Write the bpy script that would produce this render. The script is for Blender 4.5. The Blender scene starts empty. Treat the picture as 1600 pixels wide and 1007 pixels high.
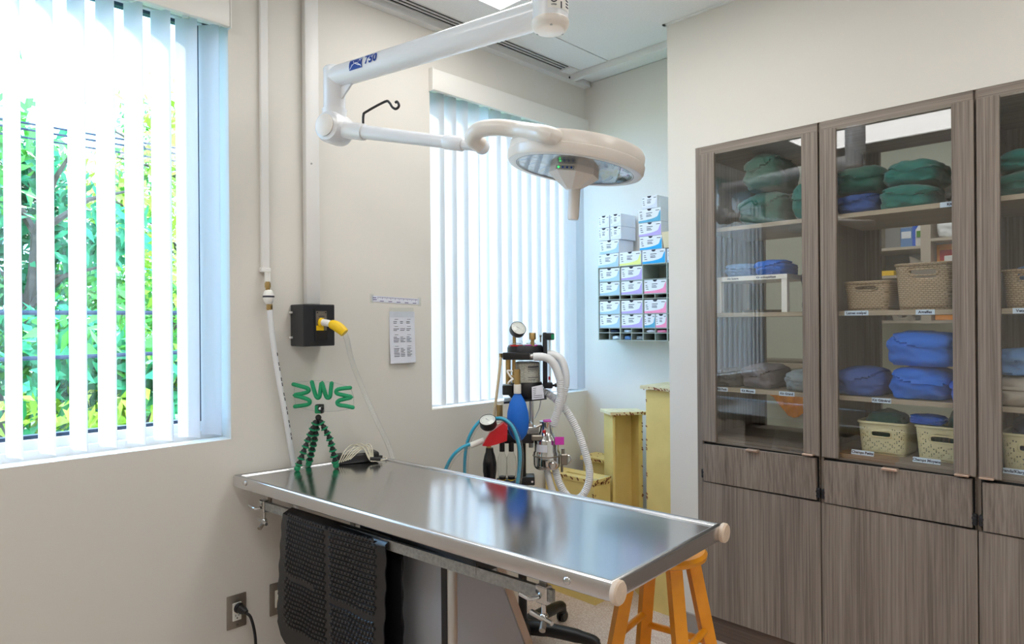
import bpy, bmesh, math, random
from mathutils import Vector, Matrix, noise

# ------------------------------------------------------------------ camera, world, exposure
SC = bpy.context.scene
COL = SC.collection
cam_data = bpy.data.cameras.new('camera')
cam_data.sensor_width = 36.0
cam_data.lens = 36.0 * 1035.0 / 1600.0
cam_data.clip_start = 0.05
cam_data.clip_end = 200
cam = bpy.data.objects.new('camera', cam_data)
COL.objects.link(cam)
cam.matrix_world = (Matrix.Translation((0, 0, 1.4)) @ Matrix.Rotation(math.radians(-45), 4, 'Z')
                    @ Matrix.Rotation(math.radians(90), 4, 'X') @ Matrix.Rotation(-0.0077, 4, 'Z'))
SC.camera = cam
SC.view_settings.view_transform = 'Standard'
SC.view_settings.look = 'None'
SC.view_settings.gamma = 1.0
SC.view_settings.use_curve_mapping = False
SC.view_settings.exposure = 0.46
DAY = 7.5           # brightness of the overcast sky
LAMP = 5.0           # brightness of the ceiling panels
world = bpy.data.worlds.new('sky')
SC.world = world
world.use_nodes = True
bgn = world.node_tree.nodes['Background']
bgn.inputs[0].default_value = (0.34, 0.63, 1.0, 1)
bgn.inputs[1].default_value = DAY
sun_d = bpy.data.lights.new('sun', 'SUN')
sun_d.energy = 8.0
sun_d.color = (1.0, 0.95, 0.85)
sun_d.angle = 0.02
sun = bpy.data.objects.new('sun', sun_d)
COL.objects.link(sun)
sun.rotation_euler = (math.radians(-38), math.radians(30), 0)   # high sun from the building's side: it lights the trees, not the room

FLOOR = -0.08
CEIL = 2.83
YA = 2.51      # window wall
XB = 2.80      # cabinet wall
XC = 3.15      # alcove back wall
XR = -1.6      # wall behind
YR = -1.7
XF = 5.3       # far wall of the next room

# ------------------------------------------------------------------ materials
MATS = {}
def _mat(name):
    m = bpy.data.materials.new(name)
    m.use_nodes = True
    return m, m.node_tree, m.node_tree.nodes['Principled BSDF']

def srgb(r, g, b):
    f = lambda c: (c / 255) / 12.92 if c / 255 <= .04045 else ((c / 255 + .055) / 1.055) ** 2.4
    return (f(r), f(g), f(b))

def M(name, rgb=None, rough=.5, metal=0., spec=.5, bump=0., bscale=200., emit=0., trans=0., var=0., vscale=8., coat=0., alpha=None, sheen=0.):
    if name in MATS:
        return MATS[name]
    m, nt, p = _mat(name)
    c = srgb(*rgb)
    p.inputs['Base Color'].default_value = (*c, 1)
    p.inputs['Roughness'].default_value = rough
    p.inputs['Metallic'].default_value = metal
    p.inputs['Specular IOR Level'].default_value = spec
    if coat: p.inputs['Coat Weight'].default_value = coat
    if sheen: p.inputs['Sheen Weight'].default_value = sheen
    if trans:
        p.inputs['Transmission Weight'].default_value = trans
    if emit:
        p.inputs['Emission Color'].default_value = (*c, 1)
        p.inputs['Emission Strength'].default_value = emit
    if var or bump:
        tc = nt.nodes.new('ShaderNodeTexCoord')
    if var:
        n = nt.nodes.new('ShaderNodeTexNoise'); n.inputs['Scale'].default_value = vscale; n.inputs['Detail'].default_value = 5
        r = nt.nodes.new('ShaderNodeValToRGB')
        r.color_ramp.elements[0].position = .3; r.color_ramp.elements[1].position = .7
        r.color_ramp.elements[0].color = (*[max(0, v * (1 - var)) for v in c], 1)
        r.color_ramp.elements[1].color = (*[min(1, v * (1 + var)) for v in c], 1)
        nt.links.new(tc.outputs['Object'], n.inputs['Vector']); nt.links.new(n.outputs['Fac'], r.inputs['Fac'])
        nt.links.new(r.outputs['Color'], p.inputs['Base Color'])
    if bump:
        n2 = nt.nodes.new('ShaderNodeTexNoise'); n2.inputs['Scale'].default_value = bscale; n2.inputs['Detail'].default_value = 3
        b = nt.nodes.new('ShaderNodeBump'); b.inputs['Strength'].default_value = bump; b.inputs['Distance'].default_value = .002
        nt.links.new(tc.outputs['Object'], n2.inputs['Vector']); nt.links.new(n2.outputs['Fac'], b.inputs['Height'])
        nt.links.new(b.outputs['Normal'], p.inputs['Normal'])
    MATS[name] = m
    return m

def wood(name, axis, lo, hi, rough=.5, sc=90., along=1.2, bump=.15):
    """streaky laminate, grain running along the given axis"""
    m, nt, p = _mat(name)
    tc = nt.nodes.new('ShaderNodeTexCoord'); mp = nt.nodes.new('ShaderNodeMapping')
    s = [sc, sc, sc]; s[axis] = along
    mp.inputs['Scale'].default_value = s
    n = nt.nodes.new('ShaderNodeTexNoise'); n.inputs['Scale'].default_value = 1.6; n.inputs['Detail'].default_value = 4; n.inputs['Roughness'].default_value = .65
    mp2 = nt.nodes.new('ShaderNodeMapping'); s2 = [9, 9, 9]; s2[axis] = .5; mp2.inputs['Scale'].default_value = s2
    n2 = nt.nodes.new('ShaderNodeTexNoise'); n2.inputs['Scale'].default_value = 1.0; n2.inputs['Detail'].default_value = 2
    ma = nt.nodes.new('ShaderNodeMath'); ma.operation = 'MULTIPLY_ADD'; ma.inputs[1].default_value = .75
    mb = nt.nodes.new('ShaderNodeMath'); mb.operation = 'MULTIPLY'; mb.inputs[1].default_value = .25
    r = nt.nodes.new('ShaderNodeValToRGB')
    r.color_ramp.elements[0].position = .30; r.color_ramp.elements[0].color = (*srgb(*lo), 1)
    r.color_ramp.elements[1].position = .68; r.color_ramp.elements[1].color = (*srgb(*hi), 1)
    L = nt.links.new
    L(tc.outputs['Object'], mp.inputs['Vector']); L(mp.outputs[0], n.inputs['Vector'])
    L(tc.outputs['Object'], mp2.inputs['Vector']); L(mp2.outputs[0], n2.inputs['Vector'])
    L(n2.outputs['Fac'], mb.inputs[0]); L(n.outputs['Fac'], ma.inputs[0]); L(mb.outputs[0], ma.inputs[2])
    L(ma.outputs[0], r.inputs['Fac']); L(r.outputs['Color'], p.inputs['Base Color'])
    b = nt.nodes.new('ShaderNodeBump'); b.inputs['Strength'].default_value = bump; b.inputs['Distance'].default_value = .001
    L(n.outputs['Fac'], b.inputs['Height']); L(b.outputs['Normal'], p.inputs['Normal'])
    p.inputs['Roughness'].default_value = rough
    MATS[name] = m
    return m

def glass(name, tint=(1, 1, 1), ior=1.5, rough=0., gain=1.0):
    """thin pane: clear with a Fresnel reflection"""
    m, nt, p = _mat(name)
    nt.nodes.remove(p)
    out = nt.nodes['Material Output']
    t = nt.nodes.new('ShaderNodeBsdfTransparent'); t.inputs[0].default_value = (*tint, 1)
    g = nt.nodes.new('ShaderNodeBsdfGlossy'); g.inputs['Roughness'].default_value = rough
    lw = nt.nodes.new('ShaderNodeLayerWeight'); lw.inputs['Blend'].default_value = .5
    pw = nt.nodes.new('ShaderNodeMath'); pw.operation = 'POWER'; pw.inputs[1].default_value = 5
    f0 = ((ior - 1) / (ior + 1)) ** 2
    f = nt.nodes.new('ShaderNodeMath'); f.operation = 'MULTIPLY_ADD'; f.inputs[1].default_value = 1 - f0; f.inputs[2].default_value = f0
    nt.links.new(lw.outputs['Facing'], pw.inputs[0]); nt.links.new(pw.outputs[0], f.inputs[0])
    mm = nt.nodes.new('ShaderNodeMath'); mm.operation = 'MULTIPLY'; mm.inputs[1].default_value = gain; mm.use_clamp = True
    mx = nt.nodes.new('ShaderNodeMixShader')
    nt.links.new(f.outputs[0], mm.inputs[0]); nt.links.new(mm.outputs[0], mx.inputs[0])
    nt.links.new(t.outputs[0], mx.inputs[1]); nt.links.new(g.outputs[0], mx.inputs[2]); nt.links.new(mx.outputs[0], out.inputs[0])
    MATS[name] = m
    return m

def vane_mat(name):
    m, nt, p = _mat(name)
    out = nt.nodes['Material Output']
    p.inputs['Base Color'].default_value = (.70, .70, .72, 1); p.inputs['Roughness'].default_value = .45
    t = nt.nodes.new('ShaderNodeBsdfTranslucent'); t.inputs[0].default_value = (.95, .95, .95, 1)
    mx = nt.nodes.new('ShaderNodeMixShader'); mx.inputs[0].default_value = .40
    nt.links.new(p.outputs[0], mx.inputs[1]); nt.links.new(t.outputs[0], mx.inputs[2]); nt.links.new(mx.outputs[0], out.inputs[0])
    MATS[name] = m
    return m

def emat(name, rgb, s):
    m, nt, p = _mat(name)
    p.inputs['Base Color'].default_value = (.9, .9, .9, 1)
    p.inputs['Emission Color'].default_value = (*rgb, 1); p.inputs['Emission Strength'].default_value = s
    MATS[name] = m
    return m

def steel(name, c=(.62, .62, .62), rough=.22, axis=1, aniso=.0, bump=.05):
    m, nt, p = _mat(name)
    p.inputs['Base Color'].default_value = (*c, 1); p.inputs['Metallic'].default_value = 1
    tc = nt.nodes.new('ShaderNodeTexCoord'); mp = nt.nodes.new('ShaderNodeMapping')
    s = [160, 160, 160]; s[axis] = 2; mp.inputs['Scale'].default_value = s
    n = nt.nodes.new('ShaderNodeTexNoise'); n.inputs['Scale'].default_value = 2; n.inputs['Detail'].default_value = 3
    r = nt.nodes.new('ShaderNodeMapRange'); r.inputs['To Min'].default_value = rough * .8; r.inputs['To Max'].default_value = rough * 1.25
    b = nt.nodes.new('ShaderNodeBump'); b.inputs['Strength'].default_value = bump; b.inputs['Distance'].default_value = .0005
    L = nt.links.new
    L(tc.outputs['Object'], mp.inputs['Vector']); L(mp.outputs[0], n.inputs['Vector']); L(n.outputs['Fac'], r.inputs['Value'])
    L(r.outputs[0], p.inputs['Roughness']); L(n.outputs['Fac'], b.inputs['Height']); L(b.outputs['Normal'], p.inputs['Normal'])
    MATS[name] = m
    return m

def floor_mat():
    m, nt, p = _mat('vinyl_floor')
    tc = nt.nodes.new('ShaderNodeTexCoord')
    v = nt.nodes.new('ShaderNodeTexVoronoi'); v.inputs['Scale'].default_value = 260
    r = nt.nodes.new('ShaderNodeValToRGB'); r.color_ramp.interpolation = 'CONSTANT'
    cs = [srgb(214, 196, 182), srgb(196, 172, 158), srgb(226, 214, 204), srgb(205, 186, 172)]
    r.color_ramp.elements[0].color = (*cs[0], 1); r.color_ramp.elements[1].position = .4; r.color_ramp.elements[1].color = (*cs[1], 1)
    e = r.color_ramp.elements.new(.6); e.color = (*cs[2], 1)
    e = r.color_ramp.elements.new(.8); e.color = (*cs[3], 1)
    nt.links.new(tc.outputs['Object'], v.inputs['Vector']); nt.links.new(v.outputs['Color'], r.inputs['Fac'])
    nt.links.new(r.outputs['Color'], p.inputs['Base Color']); p.inputs['Roughness'].default_value = .45
    MATS['vinyl_floor'] = m

floor_mat()
M('wall_paint', (226, 222, 214), .6, bump=.06, bscale=260, var=.015, vscale=2)
M('tile_white', (236, 236, 234), .9, bump=.6, bscale=320, var=.03, vscale=120)
M('ceiling_metal', (232, 232, 230), .4)
M('white_pvc', (232, 231, 228), .4)
M('off_white_plastic', (240, 238, 232), .35)
M('lamp_white', (234, 236, 240), .22, coat=.3)
M('lamp_cream', (234, 226, 217), .3, coat=.2)
M('black_plastic', (24, 24, 27), .4)
M('black_metal', (34, 36, 42), .42)
M('rubber', (20, 20, 23), .24)
M('dark_gap', (12, 12, 13), .8)
M('yellow_plastic', (250, 205, 20), .4)
M('paper', (226, 229, 240), .8)
M('ink', (52, 52, 66), .8)
M('ink_purple', (90, 70, 130), .8)
M('green_foam', (14, 150, 98), .55)
M('tripod_green', (10, 140, 92), .4)
M('cream_cable', (226, 220, 200), .45)
M('brass', (190, 160, 105), .3, metal=.9)
M('chrome', (205, 205, 205), .12, metal=1)
M('galvanised', (165, 168, 168), .38, metal=.9, var=.2, vscale=90)
M('plate_steel', (150, 142, 132), .35, metal=.8)
M('outlet_white', (240, 238, 230), .35)
M('beige_plastic', (222, 206, 170), .45)
M('stool_wood', (248, 160, 10), .35, coat=.3, var=.10, vscale=14)
M('cap_wood', (222, 200, 178), .6, var=.06, vscale=60)
M('yellow_paint', (232, 207, 130), .5, var=.05, vscale=9)
M('chip_brown', (140, 84, 50), .8)
M('chip_white', (220, 208, 168), .8, var=.12, vscale=25)
M('red_plastic', (205, 24, 36), .35)
M('bag_blue', (20, 110, 215), .5)
M('tube_blue', (40, 170, 205), .35)
M('white_hose', (232, 234, 236), .4)
M('magenta', (214, 62, 180), .5)
M('pellets', (222, 216, 204), .8, var=.25, vscale=160, bump=.6, bscale=300)
M('green_cloth', (20, 88, 76), .85, bump=.3, bscale=90, sheen=.3)
M('teal_cloth', (14, 112, 104), .85, bump=.3, bscale=90, sheen=.3)
M('navy_cloth', (48, 82, 150), .85, bump=.3, bscale=90)
M('blue_cloth', (0, 104, 210), .8, bump=.3, bscale=90)
M('deep_blue_cloth', (8, 90, 205), .8, bump=.3, bscale=90)
M('dark_navy_cloth', (38, 58, 92), .85, bump=.3, bscale=90)
M('grey_cloth', (112, 106, 112), .85, bump=.3, bscale=90)
M('dark_grey_cloth', (86, 84, 80), .85, bump=.3, bscale=90)
M('pale_grey_cloth', (138, 150, 156), .85, bump=.3, bscale=90)
M('beige_cloth', (168, 158, 146), .85, bump=.3, bscale=90)
M('pale_blue_cloth', (96, 138, 190), .85, bump=.3, bscale=90)
M('orange_cloth', (250, 150, 20), .8, var=.2, vscale=20)
M('basket_cream', (226, 218, 176), .5)
M('tag_paper', (214, 232, 250), .6)
M('tag_ink', (18, 40, 80), .7)
M('handle_nickel', (214, 188, 170), .28, metal=.85)
M('far_wall', (222, 228, 214), .7)
M('far_shelf', (190, 178, 160), .6)
M('rack_grey', (168, 178, 170), .5)
M('carton', (236, 240, 246), .6)
M('logo_blue', (16, 62, 150), .4)
M('white_ink', (245, 248, 255), .5)
M('green_led', (60, 220, 110), .4, emit=1.2)
M('panel_grey', (170, 170, 168), .45)
M('sheet_grey', (172, 175, 182), .38, metal=.15)
M('baseboard_grey', (150, 142, 136), .5)
M('grass', (88, 112, 62), .9, var=.3, vscale=3)
M('leaf_green', (84, 156, 42), .6, var=.35, vscale=3)
M('leaf_teal', (46, 134, 78), .6, var=.35, vscale=3)
M('leaf_yellow', (170, 196, 44), .6, var=.3, vscale=3)
M('bark', (96, 76, 62), .9, var=.3, vscale=20)
M('cable_black', (40, 46, 66), .6)
M('frame_white', (226, 230, 234), .4)
M('frame_dark', (40, 60, 84), .4)
wood('wood_v', 2, (92, 81, 73), (160, 147, 135))
wood('wood_h', 1, (92, 81, 73), (160, 147, 135))
wood('wood_toe', 1, (88, 74, 66), (120, 104, 94))
wood('wood_x', 0, (98, 84, 74), (150, 134, 120))
wood('shelf_edge', 1, (140, 126, 108), (190, 174, 152))
glass('window_glass', (.97, .99, 1), 1.45)
glass('cabinet_glass', (.985, .995, .99), 1.5, gain=1.8)
glass('clear_plastic', (.97, .985, .985), 1.45, .05, 1.0)
glass('clear_hose', (.97, .98, .975), 1.45, .25, 2.4)
glass('lamp_lens', (.985, .992, 1.0), 1.5, .02, 1.0)
vane_mat('vane')
steel('steel_top', (.62, .62, .63), .15, 1, bump=.02)
steel('steel_edge', (.66, .66, .67), .24, 1, bump=.0)
steel('steel_post', (.6, .6, .58), .3, 2)
emat('light_panel', (1.0, .98, .955), LAMP)
M('reflector', (235, 242, 248), .08, metal=1)

# ------------------------------------------------------------------ mesh builder
ROOT = {}     # world matrix of every object that may be a parent

class MB:
    def __init__(self):
        self.v = []; self.f = []; self.mi = []; self.m = 0
    def add(self, vs, fs):
        o = len(self.v); self.v += [Vector(p) for p in vs]
        for f in fs:
            self.f.append([i + o for i in f]); self.mi.append(self.m)
        return self
    def box(self, x0, x1, y0, y1, z0, z1):
        x0, x1 = min(x0, x1), max(x0, x1); y0, y1 = min(y0, y1), max(y0, y1); z0, z1 = min(z0, z1), max(z0, z1)
        vs = [(x, y, z) for z in (z0, z1) for y in (y0, y1) for x in (x0, x1)]
        return self.add(vs, [(0, 2, 3, 1), (4, 5, 7, 6), (0, 1, 5, 4), (2, 6, 7, 3), (0, 4, 6, 2), (1, 3, 7, 5)])
    def bbox(self, x0, x1, y0, y1, z0, z1, b=.004, seg=2):
        """box with bevelled edges"""
        bm = bmesh.new(); bmesh.ops.create_cube(bm, size=1)
        for v in bm.verts:
            v.co = Vector(((x0 + x1) / 2 + v.co.x * abs(x1 - x0), (y0 + y1) / 2 + v.co.y * abs(y1 - y0), (z0 + z1) / 2 + v.co.z * abs(z1 - z0)))
        bmesh.ops.bevel(bm, geom=bm.edges[:], offset=b, segments=seg, affect='EDGES', profile=.5)
        return self.bm(bm)
    def bm(self, bm, mat=None):
        bm.verts.index_update()
        vs = [(mat @ v.co) if mat else v.co.copy() for v in bm.verts]
        self.add(vs, [[v.index for v in f.verts] for f in bm.faces]); bm.free(); return self
    def hexa(self, p):
        """8 corners: bottom 4 (ccw from above), top 4"""
        return self.add(p, [(0, 3, 2, 1), (4, 5, 6, 7), (0, 1, 5, 4), (1, 2, 6, 5), (2, 3, 7, 6), (3, 0, 4, 7)])
    def bar(self, a, b, w, h, up=(0, 0, 1)):
        a = Vector(a); b = Vector(b); d = (b - a).normalized(); up = Vector(up)
        s = d.cross(up)
        if s.length < 1e-4: s = d.cross(Vector((1, 0, 0)))
        s.normalize(); u = s.cross(d)
        q = []
        for p in (a, b):
            for sx, sy in ((-1, -1), (1, -1), (1, 1), (-1, 1)):
                q.append(p + s * sx * w / 2 + u * sy * h / 2)
        return self.add(q, [(0, 1, 2, 3), (7, 6, 5, 4), (0, 4, 5, 1), (1, 5, 6, 2), (2, 6, 7, 3), (3, 7, 4, 0)])
    def cyl(self, a, b, r, r2=None, n=20, cap=True):
        a = Vector(a); b = Vector(b); r2 = r if r2 is None else r2
        return self.tube([a, b], [r, r2], n, cap)
    def tube(self, pts, r, n=12, cap=True, closed=False):
        pts = [Vector(p) for p in pts]; N = len(pts)
        rs = r if isinstance(r, (list, tuple)) else [r] * N
        t = []
        for i in range(N):
            if closed: d = pts[(i + 1) % N] - pts[i - 1]
            else: d = pts[min(i + 1, N - 1)] - pts[max(i - 1, 0)]
            if d.length < 1e-9: d = Vector((0, 0, 1))
            t.append(d.normalized())
        ref = Vector((0, 0, 1)) if abs(t[0].z) < .9 else Vector((1, 0, 0))
        s = t[0].cross(ref).normalized(); vs = []
        for i in range(N):
            s = s - t[i] * s.dot(t[i])
            if s.length < 1e-6: s = t[i].orthogonal()
            s.normalize(); u = t[i].cross(s)
            for k in range(n):
                a = 2 * math.pi * k / n
                vs.append(pts[i] + (s * math.cos(a) + u * math.sin(a)) * rs[i])
        fs = []
        for i in range(N if closed else N - 1):
            j = (i + 1) % N
            for k in range(n):
                k2 = (k + 1) % n
                fs.append((i * n + k, i * n + k2, j * n + k2, j * n + k))
        if cap and not closed:
            fs.append(list(range(n))[::-1]); fs.append([(N - 1) * n + k for k in range(n)])
        return self.add(vs, fs)
    def lathe(self, prof, center=(0, 0, 0), axis=(0, 0, 1), n=28, cap=True):
        """prof: (radius, height) pairs along the axis"""
        c = Vector(center); ax = Vector(axis).normalized(); s = ax.orthogonal().normalized(); u = ax.cross(s)
        vs = []; fs = []
        for r, h in prof:
            for k in range(n):
                a = 2 * math.pi * k / n
                vs.append(c + ax * h + (s * math.cos(a) + u * math.sin(a)) * max(r, 1e-5))
        for i in range(len(prof) - 1):
            for k in range(n):
                k2 = (k + 1) % n
                fs.append((i * n + k, i * n + k2, (i + 1) * n + k2, (i + 1) * n + k))
        if cap and prof[0][0] > 1e-4: fs.append(list(range(n))[::-1])
        if cap and prof[-1][0] > 1e-4: fs.append([(len(prof) - 1) * n + k for k in range(n)])
        return self.add(vs, fs)
    def ball(self, c, r, n=14, sc=(1, 1, 1)):
        bm = bmesh.new(); bmesh.ops.create_uvsphere(bm, u_segments=n, v_segments=max(6, n // 2), radius=1)
        return self.bm(bm, Matrix.Translation(c) @ Matrix.Diagonal((r * sc[0], r * sc[1], r * sc[2], 1)))
    def prism(self, poly, a, b, axis=2):
        """extrude a 2D polygon along an axis from a to b"""
        n = len(poly); vs = []
        for h in (a, b):
            for p in poly:
                q = [p[0], p[1]]; q.insert(axis, h); vs.append(q)
        return self.add(vs, [list(range(n))[::-1], [n + i for i in range(n)]] + [(i, (i + 1) % n, n + (i + 1) % n, n + i) for i in range(n)])
    def mesh(self, name, mats, inv=None, sharp=35):
        me = bpy.data.meshes.new(name)
        me.from_pydata([(inv @ v) if inv else v for v in self.v], [], self.f)
        for m in (mats if isinstance(mats, (list, tuple)) else [mats]):
            me.materials.append(MATS[m] if isinstance(m, str) else m)
        me.polygons.foreach_set('material_index', self.mi)
        bm = bmesh.new(); bm.from_mesh(me); bmesh.ops.recalc_face_normals(bm, faces=bm.faces[:]); bm.to_mesh(me); bm.free()
        if sharp:
            me.polygons.foreach_set('use_smooth', [True] * len(me.polygons))
            me.set_sharp_from_angle(angle=math.radians(sharp))
        me.update()
        return me
    def build(self, name, mats, parent=None, local=False, sharp=35, org=None):
        """local=True: vertices already in the parent's own frame"""
        W = ROOT.get(parent.name, Matrix.Identity(4)) if parent else Matrix.Identity(4)
        if org is not None: Wm = Matrix.Translation(org)
        else: Wm = W
        inv = None if (local or (parent is None and org is None)) else Wm.inverted()
        o = bpy.data.objects.new(name, self.mesh(name, mats, inv, sharp))
        COL.objects.link(o)
        if parent: o.parent = parent
        elif org is not None: o.location = org
        ROOT[o.name] = Wm
        return o

def tag(o, label=None, cat=None, group=None, kind=None):
    if label: o['label'] = label
    if cat: o['category'] = cat
    if group: o['group'] = group
    if kind: o['kind'] = kind
    return o

def thing(name, label, cat, loc=(0, 0, 0), rz=0., group=None, kind=None):
    o = bpy.data.objects.new(name, None); COL.objects.link(o)
    o.empty_display_size = .05
    o.location = loc; o.rotation_euler = (0, 0, rz)
    ROOT[o.name] = Matrix.Translation(loc) @ Matrix.Rotation(rz, 4, 'Z')
    return tag(o, label, cat, group, kind)

def link(name, me, parent, mat):
    """share mesh data: a part at a local matrix"""
    o = bpy.data.objects.new(name, me); COL.objects.link(o); o.parent = parent; o.matrix_local = mat
    ROOT[o.name] = ROOT.get(parent.name, Matrix.Identity(4)) @ mat
    return o

def copy_tree(o, parent=None):
    c = o.copy(); COL.objects.link(c)
    if parent: c.parent = parent
    for ch in list(o.children):
        copy_tree(ch, c)
    return c

def smooth(pts, k=6):
    """Catmull-Rom through the points"""
    P = [Vector(p) for p in pts]; out = []
    for i in range(len(P) - 1):
        p0 = P[max(i - 1, 0)]; p1 = P[i]; p2 = P[i + 1]; p3 = P[min(i + 2, len(P) - 1)]
        for s in range(k):
            t = s / k
            out.append(.5 * ((2 * p1) + (p2 - p0) * t + (2 * p0 - 5 * p1 + 4 * p2 - p3) * t * t + (3 * p1 - p0 - 3 * p2 + p3) * t ** 3))
    out.append(P[-1]); return out

def corrugated(mb, pts, r, pitch=.008, n=12, amp=.10):
    """ribbed hose along a dense path"""
    P = smooth(pts, 24); L = [0]
    for a, b in zip(P, P[1:]): L.append(L[-1] + (b - a).length)
    tot = L[-1]; cnt = int(tot / pitch * 2); q = []; rr = []; j = 0
    for i in range(cnt + 1):
        s = tot * i / cnt
        while j < len(L) - 2 and L[j + 1] < s: j += 1
        t = (s - L[j]) / max(1e-9, L[j + 1] - L[j])
        q.append(P[j].lerp(P[j + 1], min(1, t))); rr.append(r * (1 + (amp if i % 2 else -amp)))
    return mb.tube(q, rr, n)

_tc = {}
def text_mb(s, size, depth=.0004, bold=0.):
    """glyph outlines as plain geometry (x right, y up, centred)"""
    key = (s, size, bold)
    if key not in _tc:
        cu = bpy.data.curves.new('t', 'FONT'); cu.body = s; cu.size = size; cu.align_x = 'CENTER'; cu.align_y = 'CENTER'
        cu.resolution_u = 2; cu.offset = bold
        ob = bpy.data.objects.new('t', cu); COL.objects.link(ob)
        dg = bpy.context.evaluated_depsgraph_get(); dg.update()
        me = bpy.data.meshes.new_from_object(ob.evaluated_get(dg))
        _tc[key] = ([v.co.copy() for v in me.vertices], [list(p.vertices) for p in me.polygons])
        bpy.data.objects.remove(ob); bpy.data.curves.remove(cu); bpy.data.meshes.remove(me)
    return _tc[key]

def put_text(mb, s, size, mat, bold=0.):
    vs, fs = text_mb(s, size, bold=bold)
    return mb.add([mat @ v for v in vs], fs)

def facing(o, right, up):
    """frame with x=right, y=up at o"""
    x = Vector(right).normalized(); z = x.cross(Vector(up)).normalized(); y = z.cross(x)
    return Matrix(((x.x, y.x, z.x, o[0]), (x.y, y.y, z.y, o[1]), (x.z, y.z, z.z, o[2]), (0, 0, 0, 1)))

def S(o): return tag(o, kind='structure')

# ------------------------------------------------------------------ the room shell
S(MB().box(XR - .1, XF + .1, YR - .1, YA + .12, FLOOR - .06, FLOOR).build('floor', 'vinyl_floor'))
W1 = (-.05, 1.012, .968, 2.60)     # window 1: x0, x1, z0, z1
W2 = (1.965, XC, .983, 2.60)
YO = YA + .20
m = MB()
m.box(XR - .1, W1[0], YA, YO, FLOOR, CEIL); m.box(W1[1], W2[0], YA, YO, FLOOR, CEIL); m.box(W2[1], XF + .1, YA, YO, FLOOR, CEIL)
for w in (W1, W2):
    m.box(w[0], w[1], YA, YO, FLOOR, w[2]); m.box(w[0], w[1], YA, YO, w[3], CEIL)
wall_left = S(m.build('wall_left', 'wall_paint'))
m = MB()
m.box(XC, 3.33, 1.726, YA, FLOOR, CEIL)                        # back of the alcove
m.box(XB, 3.33, 1.579, 1.726, FLOOR, CEIL)                     # pier beside the cabinets
m.box(XB, 3.33, YR, 1.579, 2.205, CEIL)                        # above the cabinets
m.box(XB, 3.33, YR, -.58, FLOOR, 2.205)
S(m.build('wall_right', 'wall_paint'))
S(MB().box(XR - .1, XR, YR, YA, FLOOR, CEIL).build('wall_rear', 'wall_paint'))
S(MB().box(XR, XF, YR - .1, YR, FLOOR, CEIL).build('wall_near', 'wall_paint'))
S(MB().box(XF, XF + .1, YR, YA, FLOOR, CEIL).build('wall_far', 'far_wall'))
m = MB().box(XB - .012, XB, 1.579, 1.726, FLOOR, FLOOR + .10)
m.box(XB - .02, XB, 1.579, 1.726, FLOOR, FLOOR + .012)
S(m.build('baseboard_right', 'baseboard_grey'))

# ceiling: backing slab, tiles one by one, light panels in the grid
ceiling = S(MB().box(XR - .1, XF + .1, YR - .1, YO, CEIL + .012, CEIL + .08).build('ceiling', 'ceiling_metal'))
GX = [-1.485, -.88, -.275, .33, .93, 1.53, 2.13, 2.955]
GY = [-1.70, -1.02, -.41, .20, .80, 1.40, 2.005, 2.20]
GY2 = [YR, -1.03, .19, .97, 2.19]
panels = [(1.53, 2.13, .97, 2.19), (-.275, .33, .97, 2.19), (1.53, 2.13, -1.03, .19), (-.275, .33, -1.03, .19), (3.7, 4.3, .5, 1.72)]  # last panel is unseen, added to light the room behind the cabinets
def is_panel(x0, x1, y0, y1):
    cx, cy = (x0 + x1) / 2, (y0 + y1) / 2
    return any(p[0] - .01 < cx < p[1] + .01 and p[2] - .01 < cy < p[3] + .01 for p in panels)
tcache = {}
def ctile(x0, x1, y0, y1):
    g = .004
    k = (round(x1 - x0, 3), round(y1 - y0, 3))
    if k not in tcache:
        a, b = k[0] / 2 - g, k[1] / 2 - g
        tcache[k] = MB().box(-a, a, -b, b, 0, .012).mesh('ceiling_tile', 'tile_white')
    link('ceiling_tile', tcache[k], ceiling, Matrix.Translation(((x0 + x1) / 2, (y0 + y1) / 2, CEIL)))
xs = [XR] + GX
for i in range(len(xs) - 1):
    for j in range(len(GY2) - 1):
        if not is_panel(xs[i], xs[i + 1], GY2[j], GY2[j + 1]):
            ctile(xs[i], xs[i + 1], GY2[j], GY2[j + 1])
for x0, x1 in ((XR, -.275), (-.275, .93), (.93, 2.13), (2.13, 2.955)):
    ctile(x0, x1, 2.19, 2.385)
ctile(2.985, XC, 1.726, YA - .05)
ctile(2.985, XC, 1.0, 1.726)
for i, (x0, x1, y0, y1) in enumerate(panels):
    lab = ['lit ceiling light panel beside the surgical lamp column', 'lit ceiling light panel over the near window', 'lit ceiling light panel in front of the glass cabinets',
           'lit ceiling light panel above the camera side of the room', 'unseen ceiling light panel added to light the room behind the cabinets'][i]
    t = thing('ceiling_light', lab, 'ceiling light', ((x0 + x1) / 2, (y0 + y1) / 2, CEIL), group='ceiling light panels')
    f = MB()
    for a in ((x0, x1, y0, y0 + .025), (x0, x1, y1 - .025, y1), (x0, x0 + .025, y0 + .025, y1 - .025), (x1 - .025, x1, y0 + .025, y1 - .025)):
        f.box(*a, CEIL - .006, CEIL + .012)
    f.build('frame', 'ceiling_metal', t)
    MB().box(x0 + .025, x1 - .025, y0 + .025, y1 - .025, CEIL + .002, CEIL + .010).build('diffuser', 'light_panel', t)

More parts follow.
